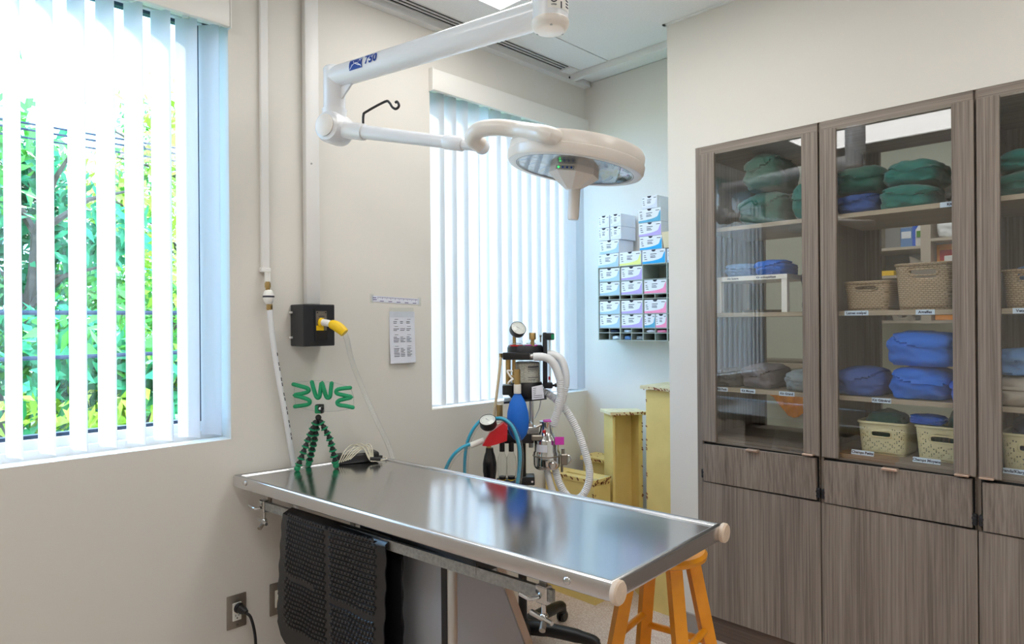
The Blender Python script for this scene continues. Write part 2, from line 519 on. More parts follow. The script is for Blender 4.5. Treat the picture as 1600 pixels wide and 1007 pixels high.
# perimeter trim along the window wall, cross trim over the alcove
m = MB(); m.box(XR, XC - .005, YA - .045, YA, CEIL - .028, CEIL + .012)
S(m.build('trim_1', 'ceiling_metal'))
m = MB().box(2.955, 2.985, 1.726, YA - .045, CEIL - .035, CEIL + .012)
S(m.build('trim_2', 'ceiling_metal'))
m = MB().box(XB - .02, XB, YR, 1.74, CEIL - .004, CEIL + .012)
m.box(XB - .02, XC, 1.726, 1.742, CEIL - .004, CEIL + .012)
S(m.build('trim_3', 'ceiling_metal'))
t = thing('air_diffuser', 'white linear slot diffuser with dark slots along the ceiling edge', 'vent', (2.2, 2.43, CEIL))
m = MB()
Y0, Y1 = 2.385, YA - .045
m.box(.93, 2.88, Y0, Y1, CEIL + .006, CEIL + .012); m.build('backing', 'dark_gap', t)
for k, (a, b) in enumerate(((2.385, 2.392), (2.409, 2.416), (2.433, 2.440), (2.459, 2.465))):
    MB().box(.93, 2.88, a, b, CEIL + .001, CEIL + .006).build('blade', 'ceiling_metal', t)
MB().box(2.868, 2.90, Y0, Y1, CEIL - .004, CEIL + .006).build('end_cap', 'ceiling_metal', t)
MB().box(2.90, 2.955, Y0, Y1, CEIL - .001, CEIL + .012).build('filler', 'tile_white', t)
MB().cyl((2.95, YA - .047, CEIL - .018), (2.95, YA - .044, CEIL - .018), .006).build('screw', 'dark_gap', t)

# ------------------------------------------------------------------ windows, blinds, outdoors
def window(n, w):
    x0, x1, z0, z1 = w
    t = thing('window_%d' % n, None, None, (x0, YA + .15, z0), kind='structure')
    f = MB(); fr = .05; ya, yb = YA + .12, YA + .18
    f.box(x0, x0 + fr, ya, yb, z0, z1); f.box(x1 - fr, x1, ya, yb, z0, z1); f.box(x0, x1, ya, yb, z0, z0 + .06); f.box(x0, x1, ya, yb, z1 - fr, z1)
    f.build('frame', 'frame_white', t)
    g = MB(); e = .012
    g.box(x0 + fr, x0 + fr + e, ya + .02, yb - .01, z0 + .06, z1 - fr); g.box(x1 - fr - e, x1 - fr, ya + .02, yb - .01, z0 + .06, z1 - fr)
    g.box(x0 + fr, x1 - fr, ya + .02, yb - .01, z0 + .06, z0 + .06 + e); g.box(x0 + fr, x1 - fr, ya + .02, yb - .01, z1 - fr - e, z1 - fr)
    g.build('gasket', 'frame_dark', t)
    MB().box(x0 + fr + e, x1 - fr - e, ya + .035, ya + .039, z0 + .06 + e, z1 - fr - e).build('pane', 'window_glass', t)
    s = MB(); s.box(x0, x1, ya - .03, ya, z0, z0 + .028); s.build('stop', 'frame_white', t)
window(1, W1); window(2, W2)

def blind(w, label, xs, bot, vx0, vx1, ang):
    t = thing('vertical_blind', label, 'blind', ((w[0] + w[1]) / 2, YA + .05, w[2]), group='vertical blinds')
    z1 = 2.50
    v = MB(); v.bbox(vx0, vx1, YA - .028, YA - .002, 2.508, 2.612, .008); val = v.build('valance', 'off_white_plastic', t)
    MB().box(vx0 - .002, vx0 + .002, YA - .030, YA, 2.505, 2.614).build('valance_end', 'off_white_plastic', val)
    MB().box(vx1 - .002, vx1 + .002, YA - .030, YA, 2.505, 2.614).build('valance_end', 'off_white_plastic', val)
    MB().box(w[0] + .005, w[1] - .005, YA + .03, YA + .07, 2.535, 2.565).build('head_rail', 'ceiling_metal', t)
    # one curved vane, shared
    vm = MB(); n = 8; W = .089; h0, h1 = bot, 2.53
    pts = []
    for i in range(n + 1):
        a = i / n - .5
        pts.append((a * W, .010 * (1 - 4 * a * a)))
    vs = [(p[0], p[1], h0) for p in pts] + [(p[0], p[1], h1) for p in pts] + [(p[0], p[1] + .0012, h0) for p in pts] + [(p[0], p[1] + .0012, h1) for p in pts]
    N = n + 1
    fs = [(i, i + 1, N + i + 1, N + i) for i in range(n)] + [(2 * N + i + 1, 2 * N + i, 3 * N + i, 3 * N + i + 1) for i in range(n)]
    vm.add(vs, fs); me = vm.mesh('vane', 'vane')
    clip = MB().box(-.012, .012, -.004, .004, 2.525, 2.545).mesh('vane_clip', 'white_pvc')
    inv = ROOT[t.name].inverted()
    for k, (x, a) in enumerate(xs):
        mt = inv @ Matrix.Translation((x, YA + .048, 0)) @ Matrix.Rotation(math.radians(a), 4, 'Z')
        link('vane', me, t, mt)
        if k % 2: link('vane_clip', clip, t, mt)
    return t
xs1 = []
for i, x in enumerate([-.03, .045, .12, .195, .275, .36, .445, .532, .616, .703, .791, .878, .958]):
    xs1.append((x, [-69, -69, -69, -69, -69, -69, -69, -68, -66, -65, -62, -54, -60][i]))
blind(W1, 'white vertical blind over the large near window with trees showing between vanes', xs1, .985, -.09, 1.012, -47)
xs2 = []
for i in range(15):
    xs2.append((2.035 + i * .0775, -47 + (-36 if i == 4 else 0)))
blind(W2, 'white vertical blind, nearly shut, over the alcove window behind the anaesthetic machine', xs2, .995, 1.962, XC - .004, -47)

# garden ground, trees, overhead cables
tag(MB().box(-25, 30, YO + .3, 60, -1.2, -1.0).build('lawn', 'grass'), 'green lawn outside the windows', 'lawn', kind='structure')
def tree(name, label, loc, h, rad, seed, mats, nleaf):
    rnd = random.Random(seed)
    t = thing(name, label, 'tree', loc, group='trees outside the window')
    tr = MB(); base = Vector(loc)
    trunk = [base + Vector((rnd.uniform(-.05, .05) * i, rnd.uniform(-.05, .05) * i, h * .16 * i)) for i in range(6)]
    tr.tube(smooth(trunk, 3), [.11 * (1 - .045 * i) for i in range(16)], 8); tr.build('trunk', 'bark', t)
    br = MB(); tips = []
    for i in range(16):
        p = trunk[rnd.randint(1, 5)]; a = rnd.uniform(0, 6.28); L = rad * rnd.uniform(.5, .95)
        q = p + Vector((math.cos(a) * L, math.sin(a) * L, rnd.uniform(.3, .9)))
        br.tube([p, p.lerp(q, .5) + Vector((0, 0, .1)), q], [.035, .024, .01], 6); tips.append(q)
    br.build('branches', 'bark', t)
    lf = MB(); clumps = []
    for i in range(46):
        a = rnd.uniform(0, 6.28); u = rnd.uniform(-.55, 1); rr = rad * math.sqrt(max(0, 1 - (u * .75) ** 2)) * rnd.uniform(.45, 1)
        clumps.append(base + Vector((math.cos(a) * rr, math.sin(a) * rr, h * .55 + u * h * .45)))
    for c in clumps:
        lf.m = rnd.randint(0, len(mats) - 1)
        for k in range(nleaf // 46):
            d = Vector((rnd.gauss(0, 1), rnd.gauss(0, 1), rnd.gauss(0, .8))) * rad * .17
            p = c + d; s = rnd.uniform(.05, .10)
            e1 = Vector((rnd.gauss(0, 1), rnd.gauss(0, 1), rnd.gauss(0, 1))).normalized(); e2 = e1.orthogonal().normalized()
            lf.add([p - e1 * s, p + e2 * s * .45, p + e1 * s, p - e2 * s * .45 + Vector((0, 0, s * .2))], [(0, 1, 2, 3)])
    tag(lf.build('foliage', mats, t, sharp=0), kind='stuff')
tree('garden_tree', 'bushy yellow green tree right of centre outside the near window', (3.05, 8.7, -1.0), 5.0, 1.35, 3, ['leaf_yellow', 'leaf_green', 'leaf_yellow'], 6400)
tree('garden_tree', 'dense blue green tree at the left of the near window', (.95, 7.2, -1.0), 4.0, 1.0, 5, ['leaf_teal', 'leaf_green', 'leaf_teal'], 6400)
tree('garden_tree', 'tall pale green tree standing behind the yellow green one', (4.5, 12.4, -1.0), 6.2, 1.7, 8, ['leaf_green', 'leaf_yellow'], 5200)
tree('garden_tree', 'low green bush in front of the other trees outside', (1.35, 5.2, -1.0), 2.3, .62, 12, ['leaf_teal', 'leaf_green', 'leaf_yellow'], 4200)
tree('garden_tree', 'tall green tree glimpsed through the gap of the alcove blind', (8.8, 10.2, -1.0), 5.6, 1.8, 15, ['leaf_green', 'leaf_teal'], 4200)
tree('garden_tree', 'broad dark green tree standing furthest back', (1.3, 14.5, -1.0), 5.2, 1.9, 21, ['leaf_teal', 'leaf_green'], 5200)
for k, (z0, z1, r, lab) in enumerate(((2.56, 2.54, .006, 'uppermost thin overhead cable outside the near window'), (2.53, 2.505, .006, 'overhead cable just under the uppermost one'), (2.50, 2.45, .005, 'thin sagging overhead cable above the tree tops'),
                                  (1.57, 1.565, .014, 'thick overhead cable crossing the trees at eye level'), (1.33, 1.33, .012, 'lower thick cable crossing the trees outside'))):
    pts = [(-6 + i * 1.6, 4.2, z0 + (z1 - z0) * (i / 8) - .10 * math.sin(math.pi * i / 8)) for i in range(9)]
    tag(MB().tube(smooth(pts, 3), r, 6).build('overhead_cable', 'cable_black', org=pts[0]), lab, 'cable', 'overhead cables')

# ------------------------------------------------------------------ glass-fronted cabinets (glazed on both sides)
DT = .018
XD = XB - .012          # door face
UN = [(1.020, 1.579), (.490, 1.020), (-.040, .490), (-.58, -.040)]
STILES = [((1.481, 1.552), (1.024, 1.089)), ((.953, 1.016), (.494, .561)), ((.421, .486), (-.036, .03)), ((-.11, -.044), (-.55, -.48))]
SHELF_Z = [1.093, 1.434, 1.825]
def cabinet(i, label):
    y0, y1 = UN[i]
    t = thing('tall_cabinet', label, 'cabinet', (3.06, (y0 + y1) / 2, FLOOR), group='built-in glass-fronted cabinets')
    lp = .027 if i == 0 else .008
    MB().box(XB, 3.33, y1 - lp, y1 - .0005, FLOOR, 2.204).build('side_panel', 'wood_v', t)
    MB().box(XB + .012, 3.33, y0 + .0005, y0 + .008, FLOOR, 2.204).build('side_panel', 'wood_v', t)
    MB().box(XB, 3.33, y0 + .008, y1 - lp, 2.160, 2.204).build('top_rail', 'wood_h', t)
    MB().box(XB + .012, 3.33, y0 + .008, y1 - lp, .845, .862).build('bottom_shelf', 'wood_h', t)
    for z in SHELF_Z:
        MB().box(XB + .028, 3.30, y0 + .008, y1 - lp, z - .018, z).build('shelf', 'shelf_edge', t)
    # rear frame and rear pane
    for a, b in ((y0 + .008, y0 + .075), (y1 - lp - .068, y1 - lp)):
        MB().box(3.31, 3.335, a, b, .862, 2.16).build('rear_stile', 'wood_v', t)
    MB().box(3.318, 3.322, y0 + .075, y1 - lp - .068, .862, 2.16).build('rear_pane', 'window_glass', t)
    # front glass door
    (a0, a1), (b0, b1) = STILES[i][0], STILES[i][1]
    d = MB().box(XD + .006, XD + .011, b0 + .02, a1 - .02, .846, 2.166).build('door_pane', 'cabinet_glass', t)
    for a, b in ((a0, a1), (b0, b1)):
        MB().bbox(XD, XB + .010, a, b, .843, 2.168, .0015, 1).build('stile', 'wood_v', d)
    hy = {0: (1.043, 1.088), 1: (.512, .556), 2: (.440, .484), 3: (-.09, -.05)}[i]
    MB().bbox(XD - .022, XD + .004, hy[0], hy[1], .842, .850, .002, 1).build('door_handle', 'handle_nickel', d)
    # drawer row
    e0, e1 = (1.037, 1.541) if i == 0 else (y0 + .016, y1 - .016)
    MB().box(XB + .004, 3.33, y0 + .008, y1 - lp, .648, .845).build('drawer_case', 'wood_h', t)
    MB().box(XB + .002, XB + .004, e0 - .006, e1 + .006, .652, .838).build('drawer_gap', 'dark_gap', t)
    dm = MB(); tilt = .012
    dm.hexa([(XD - .004, e0, .664), (XB + .004, e0, .664), (XB + .004, e1, .660), (XD - .004, e1, .660),
             (XD - tilt, e0, .835), (XB - .004, e0, .835), (XB - .004, e1, .830), (XD - tilt, e1, .830)])
    dr = dm.build('drawer_front', 'wood_v', t)
    c = {0: 1.300, 1: .762, 2: .22, 3: -.31}[i]
    MB().bbox(XD - .030, XD - .002, c - .027, c + .027, .828, .838, .002, 1).build('drawer_handle', 'handle_nickel', dr)
    for s, yy in ((1, e0 - .004), (-1, e1 + .004)):
        h = MB(); h.bbox(XD - .002, XB + .004, yy - .009, yy + .009, .672, .712, .002, 1); h.cyl((XD - .006, yy, .700), (XB, yy, .700), .006, n=10); h.cyl((XD - .006, yy, .682), (XB, yy, .682), .005, n=10)
        h.build('hinge', 'black_metal', dr)
    # tall lower door and kick board
    MB().bbox(XD, XB + .006, y0 + .002, (1.552 if i == 0 else y1 - .002), .045, .655, .0015, 1).build('lower_door', 'wood_v', t)
    MB().box(XB + .006, 3.33, y0 + .008, y1 - lp, .045, .648).build('lower_case', 'wood_h', t)
    MB().box(XB + .030, 3.33, y0 + .0005, y1 - lp, FLOOR, .045).build('kick_board', 'wood_toe', t)
    return t
CAB = [cabinet(0, 'grey wood cabinet unit nearest the white pier, green and grey packs behind glass'),
       cabinet(1, 'middle grey wood cabinet unit with tan baskets and blue packs behind glass'),
       cabinet(2, 'grey wood cabinet unit at the right edge of the photo'),
       cabinet(3, 'grey wood cabinet unit beyond the right edge of the photo')]

def shelf_tag(cab, s, y, z, w, flat=False, h=.019):
    if flat:
        fr = facing((XB + .030, y, .8715), (0, -1, 0), (.30, 0, .954))
        x0 = XB + .036
        tg = MB(); q = [fr @ Vector(p) for p in ((-w / 2, -h / 2, 0), (w / 2, -h / 2, 0), (w / 2, h / 2, 0), (-w / 2, h / 2, 0), (-w / 2, -h / 2, .001), (w / 2, -h / 2, .001), (w / 2, h / 2, .001), (-w / 2, h / 2, .001))]
        tg.hexa(q)
        o = tg.build('shelf_label', 'tag_paper', cab)
        tm = MB(); put_text(tm, s, .0135, fr @ Matrix.Translation((0, 0, .0016)), .0005); tm.build('label_text', 'tag_ink', o)
        return
    x = XB + .0265
    o = MB().box(x, x + .0012, y - w / 2, y + w / 2, z - h / 2, z + h / 2).build('shelf_label', 'tag_paper', cab)
    tm = MB(); put_text(tm, s, .0135, facing((x - .0006, y, z), (0, -1, 0), (0, 0, 1)), .0005); tm.build('label_text', 'tag_ink', o)
shelf_tag(CAB[0], 'Kit Petit', 1.468, 1.084, .055)
shelf_tag(CAB[0], 'Kit Moyen', 1.345, 1.084, .068)
shelf_tag(CAB[0], 'Kit Grand', 1.172, 1.084, .066)
shelf_tag(CAB[1], 'Lames scalpel', .893, 1.425, .088)
shelf_tag(CAB[1], 'Agraffes', .655, 1.425, .062)
shelf_tag(CAB[1], 'Kit', .575, 1.816, .060)
shelf_tag(CAB[1], 'Kit G\u00e9n\u00e9ral', .805, 1.084, .068)
shelf_tag(CAB[2], 'Vetrap', .365, 1.425, .056)
shelf_tag(CAB[1], 'Champs Petits', .875, .867, .082, True)
shelf_tag(CAB[1], 'Champs Moyens', .655, .867, .090, True)
shelf_tag(CAB[2], 'Champs Grands/Klarpes', .417, .867, .118, True)

# white shelf riser inside the first unit
t = thing('shelf_riser', 'white shelf riser on legs holding blue packs in the cabinet', 'riser', (2.98, 1.32, 1.434))
MB().box(2.835, 3.12, 1.170, 1.500, 1.578, 1.598).build('top', 'off_white_plastic', t)
for x in (2.838, 3.095):
    for y in (1.172, 1.474):
        MB().box(x, x + .024, y, y + .024, 1.434, 1.578).build('leg', 'off_white_plastic', t)
tm = MB(); put_text(tm, 'Kit orthop\u00e9dique', .0125, facing((2.8344, 1.262, 1.588), (0, -1, 0), (0, 0, 1)), .0004)
put_text(tm, 'Kit Suture', .0125, facing((2.8344, 1.415, 1.588), (0, -1, 0), (0, 0, 1)), .0004); tm.build('printed_label', 'tag_ink', t)

# folded cloth packs
def pack(name, label, loc, w, d, h, mat, seed, cat='cloth pack', rz=0., group='wrapped instrument packs', flap=True, p=4.2):
    """w along Y (across the shelf), d along X; loc = base centre"""
    bm = bmesh.new(); bmesh.ops.create_cube(bm, size=2); bmesh.ops.subdivide_edges(bm, edges=bm.edges[:], cuts=15, use_grid_fill=True)
    off = Vector((seed * 3.1, seed * 1.7, seed * .9))
    for v in bm.verts:
        c = v.co.copy(); q = (abs(c.x) ** p + abs(c.y) ** p + abs(c.z) ** p) ** (1 / p); c /= q
        c.z = c.z * (1 - .18 * (c.y * c.y + .4 * c.x * c.x) * (1 if c.z > 0 else .3))
        nn = noise.noise(c * 1.6 + off) * .12 + (.5 - abs(noise.noise(Vector((c.x * 1.2, c.y * 3.2, c.z * 3.2)) + off))) * .10 - .04 + (.4 - abs(noise.noise(Vector((c.x * 5, c.y * 2.4, c.z * 1.6)) + off * 2))) * .07
        c *= 1 + nn
        if c.z < -.82: c.z = -.82 + (c.z + .82) * .1
        v.co = Vector((c.x * d / 2, c.y * w / 2, (c.z + .84) / 1.84 * h))
    mb0 = MB(); flapm = MB()
    bm.normal_update(); bm.verts.index_update()
    rot = Matrix.Rotation(rz, 4, 'Z')
    vs = [rot @ v.co for v in bm.verts]; mb0.add(vs, [[v.index for v in f.verts] for f in bm.faces])
    if flap:
        use = {}; fs = []
        s = random.Random(seed).choice((-1, 1)); k0 = .50 + .12 * random.Random(seed + 5).random()
        for f in bm.faces:
            c = f.calc_center_median()
            if c.x < d * .12 and c.z > h * (k0 + .30 * s * c.y / w + .22 * abs(2 * c.y / w) ** 2):
                fs.append([v.index for v in f.verts])
                for v in f.verts: use[v.index] = v
        ids = {k: i for i, k in enumerate(use)}
        fv = [rot @ (v.co + v.normal * .008) for v in use.values()]; n = len(fv)
        fv2 = [rot @ (v.co - v.normal * .001) for v in use.values()]
        flapm.add(fv + fv2, [[ids[i] for i in f] for f in fs])
        cnt = {}
        for f in fs:
            for a, b in zip(f, f[1:] + f[:1]): cnt[(a, b)] = 1
        flapm.add(fv + fv2, [(ids[a], ids[b], n + ids[b], n + ids[a]) for (a, b) in cnt if (b, a) not in cnt])
    bm.free()
    o = mb0.build(name, mat, sharp=60); o.location = loc; ROOT[o.name] = Matrix.Translation(loc)
    if flap and flapm.f: flapm.build('flap', mat, o, local=True, sharp=60)
    return tag(o, label, cat, group)
Z1, Z2, Z3 = [z + .001 for z in SHELF_Z]
ZB = .863
# unit 1
pack('cloth_pack', 'pale green pack topmost of the pile in the cabinet beside the pier', (2.99, 1.30, 1.985), .17, .28, .15, 'green_cloth', 1)
pack('cloth_pack', 'green folded pack under the topmost one, cabinet beside the pier', (3.0, 1.30, Z3), .22, .30, .14, 'green_cloth', 2)
pack('cloth_pack', 'teal folded pack by the right stile of the first cabinet top shelf', (3.0, 1.105, Z3), .118, .30, .16, 'teal_cloth', 3)
pack('cloth_pack', 'bright blue pack at the right front of the white riser', (2.95, 1.262, 1.599), .13, .22, .062, 'blue_cloth', 4)
pack('cloth_pack', 'pale blue pack at the left end of the white riser', (2.96, 1.412, 1.599), .135, .22, .055, 'pale_blue_cloth', 5)
pack('cloth_pack', 'dark navy pack behind the riser corner in the first cabinet', (3.06, 1.105, Z2), .12, .24, .20, 'dark_navy_cloth', 6)
pack('cloth_pack', 'dark olive grey pack above the Kit Petit label', (2.97, 1.468, Z1), .125, .24, .075, 'dark_grey_cloth', 7)
pack('cloth_pack', 'bulky grey pack above the Kit Moyen label', (2.98, 1.322, Z1), .15, .26, .10, 'grey_cloth', 8)
pack('cloth_pack', 'pale grey pack above the Kit Grand label', (2.97, 1.125, Z1), .150, .26, .085, 'pale_grey_cloth', 9)
# unit 2
pack('cloth_pack', 'slate blue pack at the bottom left of the middle top shelf', (2.97, .905, Z3), .155, .26, .075, 'navy_cloth', 10)
pack('cloth_pack', 'green pack lying on the slate blue one, middle top shelf', (3.0, .905, Z3 + .086), .17, .30, .105, 'green_cloth', 11)
pack('cloth_pack', 'teal pack below its twin, right side of middle top shelf', (2.97, .725, Z3), .185, .28, .085, 'teal_cloth', 12)
pack('cloth_pack', 'teal pack topmost of the right pile on the middle top shelf', (3.0, .715, Z3 + .096), .19, .30, .085, 'teal_cloth', 13)
pack('cloth_pack', 'small black green pouch behind the Kit tag on the middle top shelf', (3.0, .56, Z3), .09, .2, .05, 'dark_grey_cloth', 14)
pack('cloth_pack', 'muted blue pack at the left of the Kit General shelf', (2.97, .900, Z1), .185, .28, .105, 'navy_cloth', 15)
pack('cloth_pack', 'bright blue pack under the topmost one, Kit General shelf', (2.97, .690, Z1), .205, .28, .115, 'blue_cloth', 16)
pack('cloth_pack', 'bright blue pillow-shaped pack topmost on the Kit General shelf', (2.96, .685, Z1 + .126), .235, .27, .125, 'blue_cloth', 17)
pack('cloth_pack', 'deep blue pack half hidden by the right stile, Kit General shelf', (2.92, .548, Z1), .07, .18, .085, 'deep_blue_cloth', 18)
# unit 3
pack('cloth_pack', 'green pack at the bottom of the rightmost cabinet top shelf', (2.97, .36, Z3), .19, .28, .075, 'green_cloth', 19)
pack('cloth_pack', 'teal pack topmost on the rightmost cabinet top shelf', (2.99, .35, Z3 + .086), .18, .28, .075, 'teal_cloth', 20)
pack('cloth_pack', 'grey beige pack lowest on the rightmost cabinet middle shelf', (2.96, .365, Z1), .19, .26, .095, 'beige_cloth', 21)
pack('cloth_pack', 'pale blue pack resting on the grey beige one, rightmost cabinet', (2.97, .39, Z1 + .106), .13, .24, .085, 'pale_blue_cloth', 22)

# woven tan baskets
def woven_mat():
    m, nt, p = _mat('basket_tan')
    p.inputs['Base Color'].default_value = (*srgb(186, 164, 134), 1); p.inputs['Roughness'].default_value = .5
    tc = nt.nodes.new('ShaderNodeTexCoord'); br = nt.nodes.new('ShaderNodeTexBrick'); mp = nt.nodes.new('ShaderNodeMapping')
    sp = nt.nodes.new('ShaderNodeSeparateXYZ'); cb = nt.nodes.new('ShaderNodeCombineXYZ'); ad = nt.nodes.new('ShaderNodeMath')
    br.inputs['Scale'].default_value = 1; br.inputs['Mortar Size'].default_value = .0016; br.inputs['Brick Width'].default_value = .015; br.inputs['Row Height'].default_value = .0075
    br.inputs['Color1'].default_value = (*srgb(196, 174, 144), 1); br.inputs['Color2'].default_value = (*srgb(180, 158, 128), 1); br.inputs['Mortar'].default_value = (*srgb(140, 118, 92), 1)
    b = nt.nodes.new('ShaderNodeBump'); b.inputs['Strength'].default_value = .8; b.inputs['Distance'].default_value = .002; b.invert = True
    L = nt.links.new
    L(tc.outputs['Object'], sp.inputs[0]); L(sp.outputs['X'], ad.inputs[0]); L(sp.outputs['Y'], ad.inputs[1]); L(ad.outputs[0], cb.inputs[0]); L(sp.outputs['Z'], cb.inputs[1])
    L(cb.outputs[0], br.inputs['Vector']); L(br.outputs['Color'], p.inputs['Base Color']); L(br.outputs['Fac'], b.inputs['Height']); L(b.outputs['Normal'], p.inputs['Normal'])
    MATS['basket_tan'] = m
woven_mat()

def rounded(wx, wy, r, n=5):
    pts = []
    for cx, cy, a0 in ((wx / 2 - r, wy / 2 - r, 0), (-wx / 2 + r, wy / 2 - r, 90), (-wx / 2 + r, -wy / 2 + r, 180), (wx / 2 - r, -wy / 2 + r, 270)):
        for i in range(n + 1):
            a = math.radians(a0 + 90 * i / n); pts.append((cx + r * math.cos(a), cy + r * math.sin(a)))
    return pts

def basket(label, loc, w, d, h, mat, holes=False, slot=(.08, .022, .75), taper=.90):
    """w along Y, d along X; tapered walls with a hand slot in the front; loc = base centre"""
    t = thing('storage_basket', label, 'basket', loc, group='storage baskets')
    def P(u, v):
        """u along the outline (0..1), v height"""
        k = taper + (1 - taper) * v
        return k
    # dense outline, front face is at -x
    NU = 88 if holes else 56; NV = 14 if holes else 10; r = .025
    base = rounded(d, w, r, 4); L = [0]
    for a, b in zip(base, base[1:] + base[:1]): L.append(L[-1] + math.hypot(b[0] - a[0], b[1] - a[1]))
    tot = L[-1]; out = []
    j = 0
    for i in range(NU):
        s = tot * i / NU
        while L[j + 1] < s: j += 1
        a = base[j]; b = base[(j + 1) % len(base)]; q = (s - L[j]) / max(1e-9, L[j + 1] - L[j]); out.append((a[0] + (b[0] - a[0]) * q, a[1] + (b[1] - a[1]) * q))
    def pt(i, v):
        x, y = out[int(i) % NU]; x2, y2 = out[(int(i) + 1) % NU]; f = i - int(i)
        x += (x2 - x) * f; y += (y2 - y) * f
        k = taper + (1 - taper) * v
        return Vector((x * k, y * k, .004 + v * (h - .004)))
    wall = MB()
    sw, sh, sz = slot
    for i in range(NU):
        for k in range(NV):
            v0, v1 = k / NV, (k + 1) / NV
            c = pt(i + .5, (v0 + v1) / 2)
            front = abs(c.x) > d * .36
            if front and (c.y / (sw / 2)) ** 4 + ((c.z - sz * h) / (sh / 2)) ** 4 < 1.0: continue
            near_slot = front and (c.y / (sw / 2 + .012)) ** 4 + ((c.z - sz * h) / (sh / 2 + .012)) ** 4 < 1.0
            if holes and 1 <= k < NV - 2 and not near_slot and ((i + (k % 2) * 2 + (k // 2) % 2) % 4 in (0, 1)):
                A = [pt(i, v0), pt(i + .999, v0), pt(i + .999, v1), pt(i, v1)]; C = (A[0] + A[1] + A[2] + A[3]) / 4
                up = (i + k) % 2
                tri = [A[0].lerp(A[1], .12).lerp(C, .25), A[1].lerp(A[0], .12).lerp(C, .25), A[2].lerp(A[3], .5).lerp(C, .2)] if up else [A[3].lerp(C, .3), A[0].lerp(A[1], .5).lerp(C, .2), A[2].lerp(C, .3)]
                if up: wall.add(A + tri, [(0, 1, 5, 4), (1, 2, 6, 5), (2, 3, 6), (3, 0, 4, 6)])
                else: wall.add(A + tri, [(3, 0, 5, 4), (0, 1, 5), (1, 2, 6, 5), (2, 3, 4, 6)])
            else:
                wall.add([pt(i, v0), pt(i + .999, v0), pt(i + .999, v1), pt(i, v1)], [(0, 1, 2, 3)])
    o = wall.build('wall', mat, t, local=True, sharp=50)
    bm = bmesh.new(); bm.from_mesh(o.data); bmesh.ops.remove_doubles(bm, verts=bm.verts[:], dist=.0004); bmesh.ops.recalc_face_normals(bm, faces=bm.faces[:]); bm.to_mesh(o.data); bm.free()
    md = o.modifiers.new('thick', 'SOLIDIFY'); md.thickness = .003; md.offset = -1
    bt = MB(); bt.prism([(p[0] * taper * .985, p[1] * taper * .985) for p in base], 0, .005); bt.build('bottom', mat, t, local=True)
    rim = MB(); rim.tube([Vector((p[0], p[1], h)) for p in out], .0055, 8, closed=True); rim.build('rim', mat, t, local=True)
    # frame of the hand slot
    ring = []
    for i in range(28):
        a = 2 * math.pi * i / 28; ca, sa = math.cos(a), math.sin(a)
        yy = math.copysign(abs(ca) ** .5, ca) * sw / 2; zz = math.copysign(abs(sa) ** .5, sa) * sh / 2 + sz * h
        k = taper + (1 - taper) * (zz / h); ring.append(Vector((-d / 2 * k - .0005, yy, zz)))
    MB().tube(ring, .003, 6, closed=True).build('slot_frame', mat, o, local=True)
    return t
basket('low tan woven basket above the Lames scalpel label', (2.975, .868, Z2), .168, .24, .112, 'basket_tan', slot=(.078, .018, .80))
basket('taller tan woven basket above the Agraffes label', (2.975, .668, Z2), .195, .24, .172, 'basket_tan', slot=(.10, .024, .82))
basket('tan woven basket above the Vetrap label', (2.975, .335, Z2), .185, .24, .130, 'basket_tan', slot=(.09, .022, .80))
basket('cream perforated basket above the Champs Petits label', (2.985, .822, ZB), .175, .22, .125, 'basket_cream', True, slot=(.072, .024, .66))
basket('cream perforated basket above the Champs Moyens label', (2.985, .613, ZB), .185, .22, .128, 'basket_cream', True, slot=(.082, .026, .66))
basket('cream perforated basket above the Champs Grands label', (2.985, .345, ZB), .19, .22, .128, 'basket_cream', True, slot=(.082, .026, .66))
pack('folded_cloth', 'dark green cloth filling the Champs Petits basket', (2.985, .822, ZB + .02), .135, .16, .145, 'green_cloth', 31, 'cloth', group='cloths in the cream baskets')
pack('folded_cloth', 'teal cloth at the back of the Champs Moyens basket', (3.01, .570, ZB + .02), .08, .12, .165, 'teal_cloth', 32, 'cloth', group='cloths in the cream baskets')
pack('folded_cloth', 'dark green cloth at the front of the Champs Moyens basket', (2.975, .655, ZB + .02), .07, .14, .108, 'green_cloth', 33, 'cloth', group='cloths in the cream baskets')
pack('folded_cloth', 'vivid blue folded cloth lying across the Champs Moyens basket rim', (2.92, .668, ZB + .136), .11, .10, .028, 'deep_blue_cloth', 34, 'cloth', group='cloths in the cream baskets')
pack('folded_cloth', 'navy cloth in the Champs Grands basket', (2.985, .345, ZB + .02), .14, .16, .16, 'dark_navy_cloth', 35, 'cloth', group='cloths in the cream baskets')
pack('folded_cloth', 'pale towel sticking out of the Vetrap basket', (2.975, .335, Z2 + .02), .14, .17, .13, 'pale_blue_cloth', 36, 'cloth', group='towels in the tan baskets')
m = MB(); m.hexa([(2.97, .72, Z2 + .02), (2.972, .72, Z2 + .02), (2.972, .60, Z2 + .02), (2.97, .60, Z2 + .02), (2.985, .745, Z2 + .215), (2.987, .745, Z2 + .215), (2.987, .655, Z2 + .168), (2.985, .655, Z2 + .168)])
tag(m.build('paper_sleeve', 'beige_cloth', org=(2.97, .66, Z2 + .02)), 'beige paper sleeve standing in the taller tan basket', 'paper')
tag(MB().bbox(2.92, 3.03, .60, .70, Z2 + .012, Z2 + .115, .01).build('clear_pouch', 'clear_plastic', org=(2.975, .65, Z2 + .012)), 'clear plastic pouch inside the taller tan basket', 'pouch')
tag(MB().bbox(2.90, 3.02, .81, .92, Z2 + .012, Z2 + .082, .006).build('blade_box', 'white_pvc', org=(2.96, .86, Z2 + .012)), 'pale blade box inside the low tan basket', 'box')
